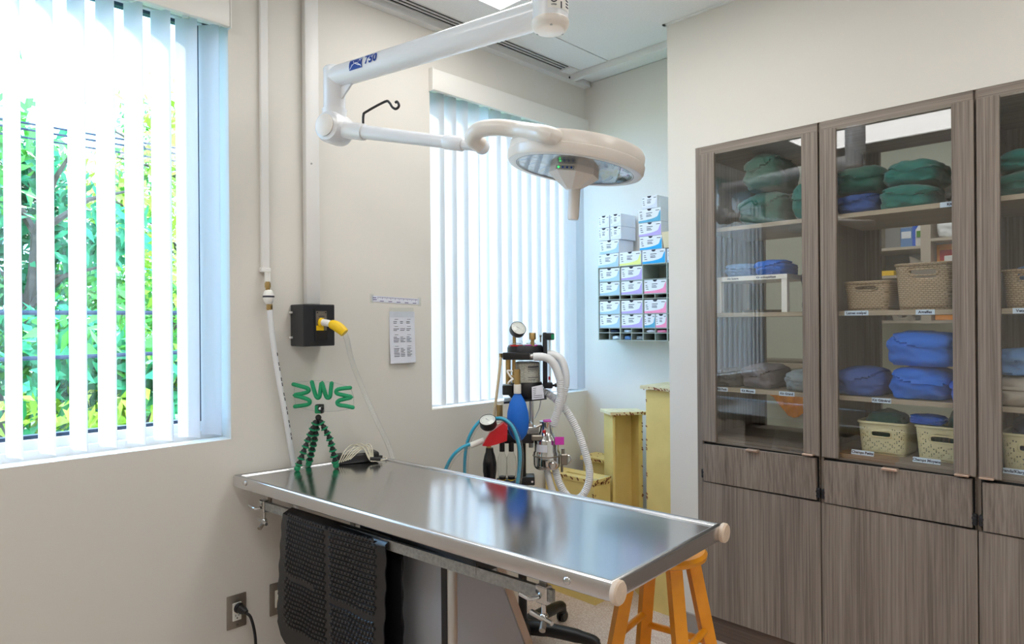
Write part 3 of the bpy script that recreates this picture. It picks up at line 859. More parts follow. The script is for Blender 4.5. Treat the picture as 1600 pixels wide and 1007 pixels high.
# flat steel tray on the shelf under the riser
t = MB(); t.lathe([(.0, 0), (.085, 0), (.10, .008), (.104, .008), (.088, -.002), (0, -.002)], (2.97, 1.33, Z2 + .003), n=28)
tag(t.build('steel_dish', 'chrome', org=(2.97, 1.33, Z2)), 'shallow steel dish on the shelf under the white riser', 'dish')

# ------------------------------------------------------------------ next room seen through the rear panes
t = thing('wall_shelf', 'open compartment shelf on the wall of the room behind the cabinets', 'shelf', (5.1, 1.0, 1.38))
for y in (1.50, 1.13, .66, .30):
    MB().box(4.90, XF, y - .028, y + .028, 1.37, 2.35).build('upright', 'far_shelf', t)
for a, b, zs in ((1.158, 1.472, (1.39, 1.69, 1.875, 2.34)), (.688, 1.102, (1.39, 1.69, 1.915, 2.34)), (.328, .632, (1.39, 1.69, 1.90, 2.34))):
    for z in zs: MB().box(4.905, XF, a, b, z - .018, z).build('shelf', 'far_shelf', t)
MB().box(XF - .012, XF - .001, .30, 1.50, 1.39, 2.34).build('back_panel', 'panel_grey', t)
def far_box(name, label, cat, x, y, z, w, d, h, mat, lid=None):
    o = MB().bbox(x - d / 2, x + d / 2, y - w / 2, y + w / 2, z, z + h, .004, 1).build(name, mat, org=(x, y, z))
    tag(o, label, cat, 'supplies on the wall shelf of the next room')
    if lid: MB().box(x - d / 2 - .002, x - d / 2, y - w * .4, y + w * .4, z + h * .45, z + h * .8).build('printed_panel', lid, o)
    return o
far_box('carton', 'pale blue carton on the upper shelf of the next room', 'carton', 5.0, 1.255, 1.876, .07, .08, .13, 'pale_blue_cloth', 'carton')
far_box('carton', 'dark blue carton beside the white jug in the next room', 'carton', 5.0, 1.205, 1.876, .03, .08, .14, 'deep_blue_cloth')
j = MB(); j.lathe([(.04, 0), (.045, .01), (.045, .11), (.03, .135), (.016, .14), (.016, .165), (0, .165)], (4.99, 1.178 - .01, 1.876), n=20)
o = tag(j.build('jug', 'white_pvc', org=(4.99, 1.168, 1.876)), 'white jug with a green label on the upper shelf of the next room', 'jug')
MB().box(4.940, 4.943, 1.15, 1.19, 1.935, 1.975).build('jug_label', 'leaf_green', o)
pack('gauze_heap', 'heap of white gauze on the right upper shelf of the next room', (5.02, .99, 1.916), .18, .16, .13, 'white_hose', 41, 'gauze', flap=False, group='supplies on the wall shelf of the next room')
far_box('picture_card', 'orange and red picture card standing on the next room shelf', 'card', 5.0, 1.00, 1.691, .18, .01, .19, 'orange_cloth', 'red_plastic')
far_box('paper_bag', 'white paper bag in front of the orange picture card', 'bag', 4.95, 1.00, 1.691, .07, .04, .11, 'white_pvc')
far_box('roll_bundle', 'yellow bundle at the left of the middle shelf, next room', 'bundle', 4.97, 1.375, 1.691, .10, .06, .035, 'yellow_plastic')
far_box('bandage_pack', 'crumpled white pack beside the yellow bundle, next room', 'pack', 4.97, 1.26, 1.691, .09, .06, .05, 'tag_paper')
far_box('wood_box', 'orange wooden box on the lowest shelf of the next room', 'box', 5.0, 1.0, 1.391, .18, .12, .06, 'orange_cloth')
j = MB(); j.lathe([(.0, 0), (.06, 0), (.075, .045), (.08, .045), (.064, -.003), (0, -.003)], (5.0, 1.28, 1.395), n=24)
tag(j.build('steel_bowl', 'chrome', org=(5.0, 1.28, 1.391)), 'steel bowl on the lowest shelf of the next room', 'bowl', 'supplies on the wall shelf of the next room')
t = thing('counter', 'pale counter against the wall of the room behind the first cabinet', 'counter', (5.0, 2.0, FLOOR))
MB().box(4.72, XF - .004, 1.62, YA - .01, FLOOR, 1.06).build('body', 'far_wall', t)
MB().box(4.70, XF - .004, 1.61, YA - .005, 1.06, 1.09).build('top', 'far_shelf', t)
j = MB(); j.bbox(4.76, 5.0, 1.85, 2.2, 1.091, 1.112, .008)
tag(j.build('instrument_tray', 'plate_steel', org=(4.9, 2.0, 1.091)), 'shallow steel tray on the counter in the next room', 'tray')
j = MB(); n = 10
for i in range(n):
    y0, y1 = 1.72 + i * .036, 1.72 + (i + 1) * .036
    f = lambda y: 1.0 - .16 * math.sin((y - 1.70) * 8.0) ** 2 - .03
    x = lambda y: 4.69 + .006 * math.sin(y * 90)
    j.hexa([(x(y0), y0, f(y0) - .1), (x(y0) + .006, y0, f(y0) - .1), (x(y1) + .006, y1, f(y1) - .1), (x(y1), y1, f(y1) - .1), (x(y0), y0, 1.035), (x(y0) + .006, y0, 1.035), (x(y1) + .006, y1, 1.035), (x(y1), y1, 1.035)])
tag(j.build('hanging_cloth', 'orange_cloth', org=(4.69, 1.9, .9)), 'bright orange patterned cloth hanging from the counter in the next room', 'cloth')

# ------------------------------------------------------------------ things on the window wall
t = thing('cable_raceway', 'narrow white raceway running up the wall beside the near window', 'raceway', (1.143, YA, 1.60))
MB().bbox(1.128, 1.160, YA - .018, YA - .001, 1.605, CEIL - .03, .003, 1).build('channel', 'white_pvc', t)
MB().bbox(1.124, 1.164, YA - .022, YA - .001, 1.600, 1.618, .003, 1).build('end_fitting', 'white_pvc', t)
t = thing('cable_raceway', 'wide white raceway ending at the black wall box', 'raceway', (1.335, YA, 1.48))
MB().bbox(1.306, 1.368, YA - .034, YA - .001, 1.478, CEIL - .03, .006, 2).build('channel', 'white_pvc', t)
MB().cyl((1.33, YA - .0345, 2.05), (1.33, YA - .0365, 2.05), .004, n=10).build('screw', 'panel_grey', t)

t = thing('gas_hose', 'white printed gas hose with a brass and white fitting hanging down the wall', 'hose', (1.143, 2.48, .85))
yh = 2.478
MB().cyl((1.143, yh, 1.60), (1.143, yh, 1.563), .011, n=14).build('stub', 'off_white_plastic', t)
f = MB(); f.lathe([(.009, 0), (.009, .012), (.012, .012), (.012, .030), (.009, .030), (.009, .040)], (1.144, yh, 1.528), n=8)
f.lathe([(.009, 0), (.012, .004), (.012, .022), (.008, .026)], (1.150, yh, 1.452), n=8); f.build('brass_fitting', 'brass', t)
f = MB(); f.lathe([(.010, 0), (.017, .010), (.021, .022), (.021, .036), (.016, .050), (.010, .056)], (1.147, yh, 1.476), n=24); reg = f.build('connector', 'off_white_plastic', t)
f = MB(); f.lathe([(.0212, .026), (.0216, .027), (.0216, .032), (.0212, .033)], (1.147, yh, 1.476), n=24); f.build('printed_band', 'ink', reg)
hp = smooth([(1.151, yh, 1.455), (1.160, yh, 1.36), (1.175, yh, 1.25), (1.195, yh, 1.13), (1.215, yh, 1.02), (1.236, yh + .012, .92), (1.252, yh + .0195, .845), (1.262, yh + .0205, .74), (1.265, yh + .0205, .60), (1.268, yh + .02, .52)], 6)
MB().tube(hp, .0105, 12).build('tube', 'white_hose', t)
f = MB()
for i in range(10, 30, 1):
    a, b = hp[i], hp[i + 1]
    if i % 3 == 2: continue
    d = (b - a).normalized(); side = Vector((.6, -.8, 0)).normalized() * .0108
    f.bar(a + side, a.lerp(b, .7) + side, .004, .0012, up=side)
tag(f.build('printed_text', 'ink', t), kind='stuff')

t = thing('wall_outlet_box', 'black metal scavenging box with a yellow cuffed outlet on the wall', 'wall box', (1.32, YA, 1.31))
bx = MB(); bx.bbox(1.251, 1.387, 2.40, YA - .001, 1.310, 1.476, .003, 1); bx.build('housing', 'black_metal', t)
for x, z in ((1.247, 1.445), (1.247, 1.345), (1.391, 1.462)):
    MB().box(x - .004, x + .004, YA - .02, YA - .006, z - .004, z + .004).build('bracket', 'white_pvc', t)
fp = MB()
fp.box(1.297, 1.355, 2.395, 2.400, 1.328, 1.334); fp.box(1.297, 1.355, 2.395, 2.400, 1.450, 1.456); fp.box(1.297, 1.302, 2.395, 2.400, 1.334, 1.450); fp.box(1.350, 1.355, 2.395, 2.400, 1.334, 1.450)
fp.build('bezel', 'black_metal', t)
pl = MB().box(1.303, 1.349, 2.3965, 2.400, 1.336, 1.449).build('face_plate', 'plate_steel', t)
MB().box(1.303, 1.349, 2.3958, 2.3965, 1.336, 1.372).build('switch_window', 'black_plastic', pl)
MB().box(1.303, 1.335, 2.395, 2.3966, 1.372, 1.392).build('yellow_band', 'yellow_plastic', pl)
for x in (1.308, 1.344):
    MB().cyl((x, 2.3967, 1.443), (x, 2.3945, 1.443), .0028, n=10).build('screw', 'black_plastic', pl)
f = MB(); f.box(1.314, 1.339, 2.3958, 2.3964, 1.427, 1.430); f.box(1.319, 1.336, 2.3958, 2.3964, 1.422, 1.4235); tag(f.build('printed_text', 'ink', pl), kind='stuff')
ax = [(1.326, 2.398, 1.404), (1.336, 2.375, 1.402), (1.346, 2.345, 1.396)]
MB().lathe([(.019, 0), (.019, .006), (.014, .008)], (1.324, 2.398, 1.404), Vector(ax[1]) - Vector(ax[0]), 20).build('collar', 'yellow_plastic', t)
MB().tube(smooth(ax, 4), .0135, 16).build('elbow', 'off_white_plastic', t)
cf = MB(); cf.tube(smooth([(1.343, 2.352, 1.397), (1.352, 2.330, 1.390), (1.363, 2.312, 1.376), (1.372, 2.300, 1.362)], 4), [.0165, .018, .0195, .020, .0205, .021, .021, .0205, .020, .0195, .019, .0185, .018], 16)
cf.build('cuff', 'yellow_plastic', t)
m = MB(); corrugated(m, [(1.370, 2.302, 1.364), (1.385, 2.305, 1.335), (1.43, 2.345, 1.25), (1.485, 2.368, 1.15), (1.53, 2.34, 1.02), (1.556, 2.285, .91), (1.564, 2.255, .842)], .0105, .006, 12, .07)
tag(m.build('scavenging_tube', 'clear_hose', org=(1.37, 2.30, 1.36)), 'clear ribbed tube running from the yellow cuff down to the table', 'tube')

t = thing('paper_ruler', 'narrow paper ruler strip taped to the wall above the notice', 'ruler', (1.76, YA, 1.50))
q = [(1.634, YA - .0015, 1.494), (1.892, YA - .0015, 1.485), (1.892, YA - .0015, 1.512), (1.634, YA - .0015, 1.522)]
MB().hexa([(q[0][0], YA - .002, q[0][2]), (q[1][0], YA - .002, q[1][2]), (q[1][0], YA - .0005, q[1][2]), (q[0][0], YA - .0005, q[0][2]),
           (q[3][0], YA - .002, q[3][2]), (q[2][0], YA - .002, q[2][2]), (q[2][0], YA - .0005, q[2][2]), (q[3][0], YA - .0005, q[3][2])]).build('strip', 'paper', t)
f = MB()
for i in range(48):
    x = 1.664 + i * .0046; zt = 1.521 - (x - 1.634) * .0375
    f.box(x, x + .0012, YA - .0026, YA - .002, zt - (.012 if i % 5 == 0 else .007), zt - .002)
for i in range(5):
    x = 1.675 + i * .045; zt = 1.494 - (x - 1.634) * .0375
    f.box(x, x + .02, YA - .0026, YA - .002, zt + .004, zt + .007)
f.box(1.638, 1.658, YA - .0026, YA - .002, 1.503, 1.506); f.box(1.638, 1.656, YA - .0026, YA - .002, 1.511, 1.514)
tag(f.build('printed_scale', 'ink_purple', t), kind='stuff')
for x, z in ((1.632, 1.508), (1.893, 1.498)):
    MB().box(x - .010, x + .010, YA - .003, YA - .0026, z - .02, z + .022).build('tape', 'clear_plastic', t)

t = thing('notice_sheet', 'white printed notice taped to the wall beside the alcove window', 'notice', (1.79, YA, 1.22))
def NZ(u, v):   # slightly curling sheet
    x = 1.722 + .140 * u + .003 * v; z = 1.216 + .236 * v - .008 * u * 0
    return Vector((x, YA - .002 - .012 * (1 - v) ** 2 - .004 * math.sin(u * 3.1), z))
sh = MB(); n = 8
vs = [NZ(i / n, j / n) for j in range(n + 1) for i in range(n + 1)] + [NZ(i / n, j / n) + Vector((0, .0008, 0)) for j in range(n + 1) for i in range(n + 1)]
K = (n + 1) ** 2
fs = [(j * (n + 1) + i, j * (n + 1) + i + 1, (j + 1) * (n + 1) + i + 1, (j + 1) * (n + 1) + i) for j in range(n) for i in range(n)]
sh.add(vs, fs + [tuple(K + k for k in f[::-1]) for f in fs]); sheet = sh.build('sheet', 'paper', t)
f = MB(); rnd = random.Random(4)
def ln(u0, u1, v, h=.008):
    o = Vector((0, -.0012, 0)); a, b, c, d = NZ(u0, v) + o, NZ(u1, v) + o, NZ(u1, v + h) + o, NZ(u0, v + h) + o
    f.add([a, b, c, d], [(0, 1, 2, 3)])
for v, rows in ((.80, 2), (.66, 2), (.50, 4), (.28, 6)):
    ln(.18, .82, v + .045, .006)
    for r in range(rows):
        vv = v - r * .030
        for c in range(3):
            a = .14 + c * .25; ln(a, a + rnd.uniform(.10, .22), vv, .009)
tag(f.build('printed_text', 'ink', t), kind='stuff')
MB().box(1.722, 1.855, YA - .0085, YA - .0078, 1.425, 1.470).build('tape', 'clear_plastic', t)

def outlet(label, x, z, holes):
    t = thing('wall_outlet', label, 'outlet', (x, YA, z), group='wall outlets')
    MB().bbox(x - .037, x + .037, YA - .006, YA - .0005, z - .063, z + .063, .003, 2).build('cover_plate', 'plate_steel', t)
    r = MB().bbox(x - .017, x + .017, YA - .009, YA - .005, z - .034, z + .034, .002, 1).build('receptacle', 'outlet_white', t)
    for zc in holes:
        for dx, w, h in ((-.006, .0018, .008), (.006, .0018, .0065)):
            MB().box(x + dx - w / 2, x + dx + w / 2, YA - .0096, YA - .0088, zc - h / 2 + .003, zc + h / 2 + .003).build('slot', 'dark_gap', r)
        MB().cyl((x, YA - .0096, zc - .007), (x, YA - .0088, zc - .007), .0026, n=10).build('ground_hole', 'dark_gap', r)
    for zz in (z + .050, z - .050):
        MB().cyl((x, YA - .0075, zz), (x, YA - .0055, zz), .0032, n=10).build('screw', 'chrome', t)
outlet('steel outlet plate holding the thick black plug', 1.026, .317, (.300,))
outlet('steel outlet plate with the flat beige plug, beside the black mat', 1.192, .317, (.335,))
t = thing('plugged_lead', 'black power lead with a round plug in the left outlet', 'cord', (1.026, YA, .335))
MB().lathe([(.016, 0), (.019, .004), (.019, .014), (.016, .016), (.016, .030), (.012, .040), (.008, .050), (.0, .052)], (1.026, YA - .0098, .335), (.35, -1, -.25), 18).build('plug', 'black_plastic', t)
MB().tube(smooth([(1.042, YA - .055, .320), (1.053, YA - .070, .300), (1.066, YA - .075, .22), (1.066, YA - .07, .08), (1.07, YA - .06, FLOOR + .02), (1.12, YA - .08, FLOOR + .008), (1.35, YA - .12, FLOOR + .008)], 6), .0055, 10).build('cable', 'black_plastic', t)
t = thing('plugged_lead', 'beige lead with a flat plug in the outlet beside the mat', 'cord', (1.196, YA, .295))
MB().bbox(1.180, 1.212, YA - .040, YA - .0098, .268, .318, .004, 1).build('plug', 'beige_plastic', t)
MB().tube(smooth([(1.20, YA - .036, .315), (1.212, YA - .052, .310), (1.228, YA - .056, .27), (1.238, YA - .05, .18), (1.26, YA - .05, .05), (1.27, YA - .06, FLOOR + .01), (1.33, YA - .09, FLOOR + .008), (1.5, YA - .10, FLOOR + .008)], 6), .005, 10).build('cable', 'beige_plastic', t)

# ------------------------------------------------------------------ steel examination table
NL, NR = Vector((1.007, 2.484, .8394)), Vector((1.167, .864, .833))
FL, FR = Vector((1.627, 2.484, .8219)), Vector((1.768, .916, .8186))
def T(u, v, dz=0., out=0.):
    """u: 0 wall end .. 1 free end, v: 0 near side .. 1 far side"""
    p = NL.lerp(NR, u).lerp(FL.lerp(FR, u), v)
    return p + Vector((0, 0, dz))
t_loc = ((1.39, 1.69, FLOOR))
t = thing('exam_table', 'stainless steel veterinary table with rolled rim and wooden end plugs', 'table', t_loc)
TABLE = t
def ring(mb, prof):
    """sweep (inset, dz) profile round the table edge"""
    loops = []
    for ins, dz in prof:
        a, b = ins / 1.62, ins / .61
        loops.append([T(a, b, dz), T(1 - a, b, dz), T(1 - a, 1 - b, dz), T(a, 1 - b, dz)])
    vs = [p for l in loops for p in l]; fs = []
    for i in range(len(loops) - 1):
        for k in range(4):
            k2 = (k + 1) % 4; fs.append((i * 4 + k, i * 4 + k2, i * 4 + 4 + k2, i * 4 + 4 + k))
    mb.add(vs, fs)
rim = MB(); ring(rim, [(.020, -.046), (.004, -.046), (.0012, -.043), (0, -.038), (0, -.010), (.0015, -.005), (.005, -.0015), (.010, 0), (.015, -.001), (.019, -.004), (.022, -.008), (.022, -.014), (.020, -.046)])
rim.build('rim', 'steel_edge', t, sharp=50)
sh = MB(); a, b = .0215 / 1.62, .0215 / .61
sh.add([T(a, b, -.008), T(1 - a, b, -.008), T(1 - a, 1 - b, -.008), T(a, 1 - b, -.008), T(a, b, -.020), T(1 - a, b, -.020), T(1 - a, 1 - b, -.020), T(a, 1 - b, -.020)],
       [(0, 1, 2, 3), (7, 6, 5, 4), (0, 4, 5, 1), (1, 5, 6, 2), (2, 6, 7, 3), (3, 7, 4, 0)]); sh.build('top_sheet', 'steel_top', t)
ud = (NR - NL).normalized()
for v in (0, 1):
    c = T(1, .02 + .96 * v, -.024)
    MB().lathe([(.0255, 0), (.0275, .003), (.0275, .012), (.024, .016), (0, .017)], c + ud * -.002, ud, 26).build('end_plug', 'cap_wood', t)
for u, dz in ((.054, -.020), (.926, -.026)):
    c = T(u, 0, dz); MB().lathe([(.0095, 0), (.009, .003), (.006, .006), (0, .0072)], c, Vector((-1, -.09, 0)), 16).build('rivet', 'chrome', t)
# under-frame: side rail with hangers and clamps
R0, R1 = Vector((1.066, 2.375, .737)), Vector((1.189, 1.055, .742))
rd = (R1 - R0).normalized()
MB().bar(R0, R1, .012, .030).build('side_rail', 'galvanised', t)
for s in (.03, .40, .97):
    p = R0.lerp(R1, s); MB().bar(p + Vector((.010, 0, .0)), p + Vector((.012, .0, .065)), .022, .006, up=(1, 0, 0)).build('rail_hanger', 'plate_steel', t)
def clamp(p, flip):
    c = MB(); p = Vector(p)
    c.bbox(p.x - .012, p.x + .014, p.y - .018, p.y + .018, p.z - .024, p.z + .020, .003, 1)
    c.cyl(p + Vector((0, 0, -.02)), p + Vector((0, 0, -.058)), .006, n=12)
    c.ball(p + Vector((0, 0, -.058)), .012, 12)
    o = c.build('rail_clamp', 'chrome', t)
    MB().cyl(p + Vector((-.008, -.034, -.061)), p + Vector((-.006, .036, -.055)), .0058, .0075, n=12).build('clamp_handle', 'chrome', o)
    MB().tube(smooth([p + Vector((-.012, .005, -.008)), p + Vector((-.030, .018, -.010)), p + Vector((-.036, .046, -.004))], 5), .005, 10).build('clamp_lever', 'chrome', o)
    MB().cyl(p + Vector((-.012, -.01, -.066)), p + Vector((-.028, -.020, -.076)), .008, n=12).build('clamp_knob', 'plate_steel', o)
clamp(R0 + rd * .02, 1); clamp(R1 - rd * .03, -1)
ch = MB(); ch.box(1.16, 1.62, 1.30, 1.86, .735, .770); ch.build('top_frame', 'black_metal', t)
# pedestal: vertical posts on the near side, raked far edge
PX0, PYa, PYb = 1.205, 1.485, 1.80
def rake(z): return 1.390 + (.72 - z) * .44
for y in (PYa, PYb):
    pn = MB(); pn.hexa([(PX0 + .03, y - .004, FLOOR + .03), (rake(FLOOR + .03) - .02, y - .004, FLOOR + .03), (rake(FLOOR + .03) - .02, y + .004, FLOOR + .03), (PX0 + .03, y + .004, FLOOR + .03),
                        (PX0 + .03, y - .004, .735), (rake(.735) - .02, y - .004, .735), (rake(.735) - .02, y + .004, .735), (PX0 + .03, y + .004, .735)])
    pn.build('end_panel', 'sheet_grey', t)
    ps = MB(); ps.bbox(PX0, PX0 + .034, y - .016, y + .016, FLOOR, .735, .004, 2); ps.build('post', 'steel_post', t)
    rk = MB(); rk.hexa([(rake(FLOOR) - .022, y - .012, FLOOR), (rake(FLOOR) + .008, y - .012, FLOOR), (rake(FLOOR) + .008, y + .012, FLOOR), (rake(FLOOR) - .022, y + .012, FLOOR),
                        (rake(.735) - .022, y - .012, .735), (rake(.735) + .008, y - .012, .735), (rake(.735) + .008, y + .012, .735), (rake(.735) - .022, y + .012, .735)])
    rk.build('raked_post', 'steel_post', t)
MB().box(PX0 + .008, PX0 + .014, PYa + .016, PYb - .016, FLOOR + .03, .700).build('side_panel', 'sheet_grey', t)
MB().box(PX0 + .002, PX0 + .03, PYa + .016, PYb - .016, .700, .735).build('top_gasket', 'black_plastic', t)
MB().box(PX0 - .001, PX0 + .0015, PYa - .010, PYa + .017, FLOOR + .01, .712).build('dark_seal', 'black_plastic', t)

# rubber mat folded over the rail
m0 = 0.186; m1 = .515
mt = thing('rubber_mat', 'black studded rubber mat folded over the table rail', 'mat', R0.lerp(R1, .33))
def mat_pt(u, s, side):
    """u across (0 wall side .. 1), s distance down from the fold; side -1 front, 1 back"""
    p = R0.lerp(R1, m0 - .067 + u * (m1 - m0)) if False else NL.lerp(NR, m0 + u * (m1 - m0)) + Vector((.05, 0, 0))
    p.z = .758
    off = .012 + .010 * math.sin(u * 4 + s * 5) + (.012 if side > 0 else .020) + .035 * s * (1 if side < 0 else -.4)
    z = .758 - s + .006 * math.sin(u * 30) * s
    return Vector((p.x + side * off * (1 if s > .012 else s / .012), p.y, z))
def mat_sheet(side, length, du=0.):
    g = MB(); nu, ns = 26, 30; rows = []
    for j in range(ns + 1):
        for i in range(nu + 1):
            u = i / nu; s = length * j / ns
            # scalloped, rounded lower corners
            e = .012 * math.sin(j * 1.15)
            uu = u + (e if i == 0 else (-e if i == nu else 0)) * .5
            rnd_c = max(0., (abs(u - .5) * 2 - .72) / .28)
            ss = s * (1 - .14 * rnd_c ** 2) + (.008 * math.sin(i * 1.4) if j == ns else 0) - (.05 * (1 - u) if side < 0 else 0) * (j / ns)
            rows.append(mat_pt(uu + du, max(0, ss), side))
    n1 = nu + 1
    back = [p + Vector((side * -.0035, 0, 0)) for p in rows]
    fs = [(j * n1 + i, j * n1 + i + 1, (j + 1) * n1 + i + 1, (j + 1) * n1 + i) for j in range(ns) for i in range(nu)]
    g.add(rows + back, fs + [tuple(k + len(rows) for k in f[::-1]) for f in fs])
    edge = [i for i in range(nu)] ; N = len(rows)
    g.add(rows + back, [(i, i + 1, N + i + 1, N + i) for i in range(nu)] + [(ns * n1 + i, ns * n1 + i + 1, N + ns * n1 + i + 1, N + ns * n1 + i) for i in range(nu)]
          + [(j * n1, (j + 1) * n1, N + (j + 1) * n1, N + j * n1) for j in range(ns)] + [(j * n1 + nu, (j + 1) * n1 + nu, N + (j + 1) * n1 + nu, N + j * n1 + nu) for j in range(ns)])
    return g
front = mat_sheet(-1, .50).build('front_fold', 'rubber', mt, sharp=60)
back = mat_sheet(1, .60, .055).build('back_fold', 'rubber', mt, sharp=60)
st = MB(); cols, rws = 30, 26
for j in range(rws):
    for i in range(cols):
        u = .075 + .85 * (i + .5 * (j % 2)) / cols; s = .012 + .415 * j / rws
        if abs(u - .5) < .022 or abs(s - .235 - .02 * u) < .007: continue
        rc = max(0., (abs(u - .5) * 2 - .72) / .28)
        ss = s * (1 - .14 * rc ** 2) - .05 * (1 - u) * s / .5
        c = mat_pt(u, ss, -1); r = .0078; h = .0045
        vs = [c + Vector((0, math.cos(a) * r, math.sin(a) * r)) for a in [k * math.pi / 3 for k in range(6)]] + [c + Vector((-h, math.cos(a) * r * .6, math.sin(a) * r * .6)) for a in [k * math.pi / 3 for k in range(6)]]
        st.add(vs, [(k, (k + 1) % 6, 6 + (k + 1) % 6, 6 + k) for k in range(6)] + [(6, 7, 8, 9, 10, 11)])
tag(st.build('studs', 'rubber', front, sharp=50), kind='stuff')

# ------------------------------------------------------------------ things standing on the table
def tz(x, y):   # height of the sheet
    best = None
    u = (NL.y - y) / (NL.y - NR.y); xa = NL.lerp(NR, u); xb = FL.lerp(FR, u); v = (x - xa.x) / (xb.x - xa.x)
    return T(u, v, -.008).z
R45 = math.radians(-45)
# flexible ball-jointed tripod with a clear plate carrying green foam zigzags; local x = right, y = away, z = up
ox, oy = 1.305, 2.385
zt = tz(ox, oy)
t = thing('flexible_tripod', 'green and black ball-jointed tripod holding a clear plate of green zigzags', 'tripod', (ox, oy, zt), R45)
def tri(px, py): return ((px - 497) * .00251, 1.4 - (py - 505.8) * .00251 - zt)
apex = Vector((-.002, 0, tri(497, 655)[1]))
hub = MB(); hub.ball(apex + Vector((0, 0, .004)), .012, 14); hub.bbox(-.013, .018, -.010, .016, apex.z + .020, apex.z + .056, .004, 2); hub.ball((.012, -.014, apex.z + .042), .0125, 14)
hubo = hub.build('clamp_head', 'black_plastic', t, local=True)
MB().ball((.011, -.023, apex.z + .042), .006, 12).build('clamp_screw', 'chrome', hubo, local=True)
MB().box(-.012, .010, -.013, -.009, apex.z + .022, apex.z + .052).build('clamp_plate', 'tripod_green', hubo, local=True)
feet = [Vector((-.077, -.028, .013)), Vector((.060, .022, .013)), Vector((-.058, .055, .013))]
bends = [Vector((-.040, -.010, .12)), Vector((.040, .008, .12)), Vector((-.025, .025, .12))]
for ft, bd in zip(feet, bends):
    path = smooth([apex + Vector((ft.x * .12, ft.y * .12, -.012)), bd, ft], 8)
    L = [0]
    for a, b in zip(path, path[1:]): L.append(L[-1] + (b - a).length)
    lg = MB(); rg = MB(); nb = 8
    for i in range(nb):
        s = L[-1] * (i + .3) / nb; k = next(j for j in range(len(L) - 1) if L[j + 1] >= s); q = path[k].lerp(path[k + 1], (s - L[k]) / (L[k + 1] - L[k])); d = (path[k + 1] - path[k]).normalized()
        lg.lathe([(.006, -.013), (.0105, -.008), (.0115, 0), (.008, .007), (.006, .013)], q, d, 14)
        rg.lathe([(.0096, -.0020), (.0150, .0000), (.0150, .0040), (.0096, .0062)], q, d, 16)
    lo = lg.build('leg', 'black_plastic', t, local=True)
    rg.build('grip_rings', 'tripod_green', lo, local=True)
    MB().ball(ft, .0125, 14).build('foot', 'tripod_green', lo, local=True)
# clear plate (slightly bowed) and zigzags
def PZ(zx, zy): return tri(zx / 6.294 + 440, zy / 6.294 + 580)
def bow(x): return .010 + .9 * x * x
ol = [(110, 118), (290, 100), (390, 100), (500, 120), (660, 170), (690, 270), (690, 380), (540, 405), (430, 408), (300, 400), (120, 360), (95, 240)]
pm = MB(); vs = []
cx, cz = PZ(390, 255)
vs.append((cx, bow(cx), cz))
for p in ol:
    x, z = PZ(*p); vs.append((x, bow(x), z))
n = len(ol)
pm.add(vs + [(v[0], v[1] + .0015, v[2]) for v in vs], [(0, 1 + i, 1 + (i + 1) % n) for i in range(n)] + [(n + 1, n + 2 + (i + 1) % n, n + 2 + i) for i in range(n)] + [(1 + i, n + 2 + i, n + 2 + (i + 1) % n, 1 + (i + 1) % n) for i in range(n)])
plate = pm.build('clear_plate', 'clear_plastic', t, local=True)
pe = MB(); pe.tube([Vector((v[0], v[1], v[2])) for v in vs[1:]], .0007, 5, closed=True); pe.build('plate_edge', 'panel_grey', plate, local=True)
for pth in ([(100, 135), (180, 155), (240, 172), (258, 192), (240, 212), (180, 228), (110, 243), (180, 262), (250, 285), (268, 308), (250, 332), (190, 345), (115, 355)],
            [(290, 112), (310, 190), (330, 250), (350, 270), (366, 250), (376, 180), (387, 118), (410, 190), (430, 255), (450, 270), (468, 255), (476, 190), (484, 126)],
            [(660, 175), (590, 180), (540, 190), (527, 212), (545, 232), (610, 250), (672, 268), (610, 285), (555, 298), (537, 318), (555, 342), (620, 355), (684, 371)]):
    P = []
    for p in pth:
        x, z = PZ(*p); P.append((x, bow(x) - .007, z))
    z_ = MB(); z_.tube(smooth(P, 4), .0082, 10); z_.ball(P[0], .0082, 10); z_.ball(P[-1], .0082, 10)
    z_.build('foam_zigzag', 'green_foam', t, local=True)

# black power brick with a bundled cream cable
bx, by = 1.500, 2.425; bz = tz(bx, by) + .001
ba = math.radians(-16)
t = thing('power_adapter', 'black power adapter lying at the wall end of the table', 'adapter', (bx, by, bz), ba)
b = MB(); b.bbox(-.088, .088, -.034, .034, 0, .040, .010, 3); body = b.build('body', 'black_plastic', t, local=True)
MB().box(-.06, .05, -.026, .026, .040, .0408).build('label', 'panel_grey', body, local=True)
MB().cyl((.086, -.015, .016), (.104, -.018, .014), .006, n=10).build('strain_relief', 'black_plastic', t, local=True)
t = thing('coiled_cable', 'cream cable looped over the black power adapter', 'cable', (bx, by, bz + .041), ba)
c = MB()
for k in range(6):
    d = k * .013; rk = random.Random(k).uniform(-.006, .006)
    c.tube(smooth([(-.085 + d * .7, -.036, -.030 + k * .002), (-.060 + d, -.028, .012), (-.02 + d, -.004 + rk * 3, .026 + rk), (.015 + d * .6, -.030, .020 + rk), (.035 + d * .3, -.048, -.020), (.045, -.058, -.034)], 6), .0024, 8)
c.tube(smooth([(.05, -.058, -.034), (.08, -.052, -.034), (.118, -.03, -.036), (.125, .01, -.037), (.10, .03, -.037)], 6), .0024, 8)
c.build('loops', 'cream_cable', t, local=True)
MB().cyl((.040, -.050, -.024), (.082, -.060, -.027), .0085, .0075, n=10).build('connector', 'black_plastic', t, local=True)

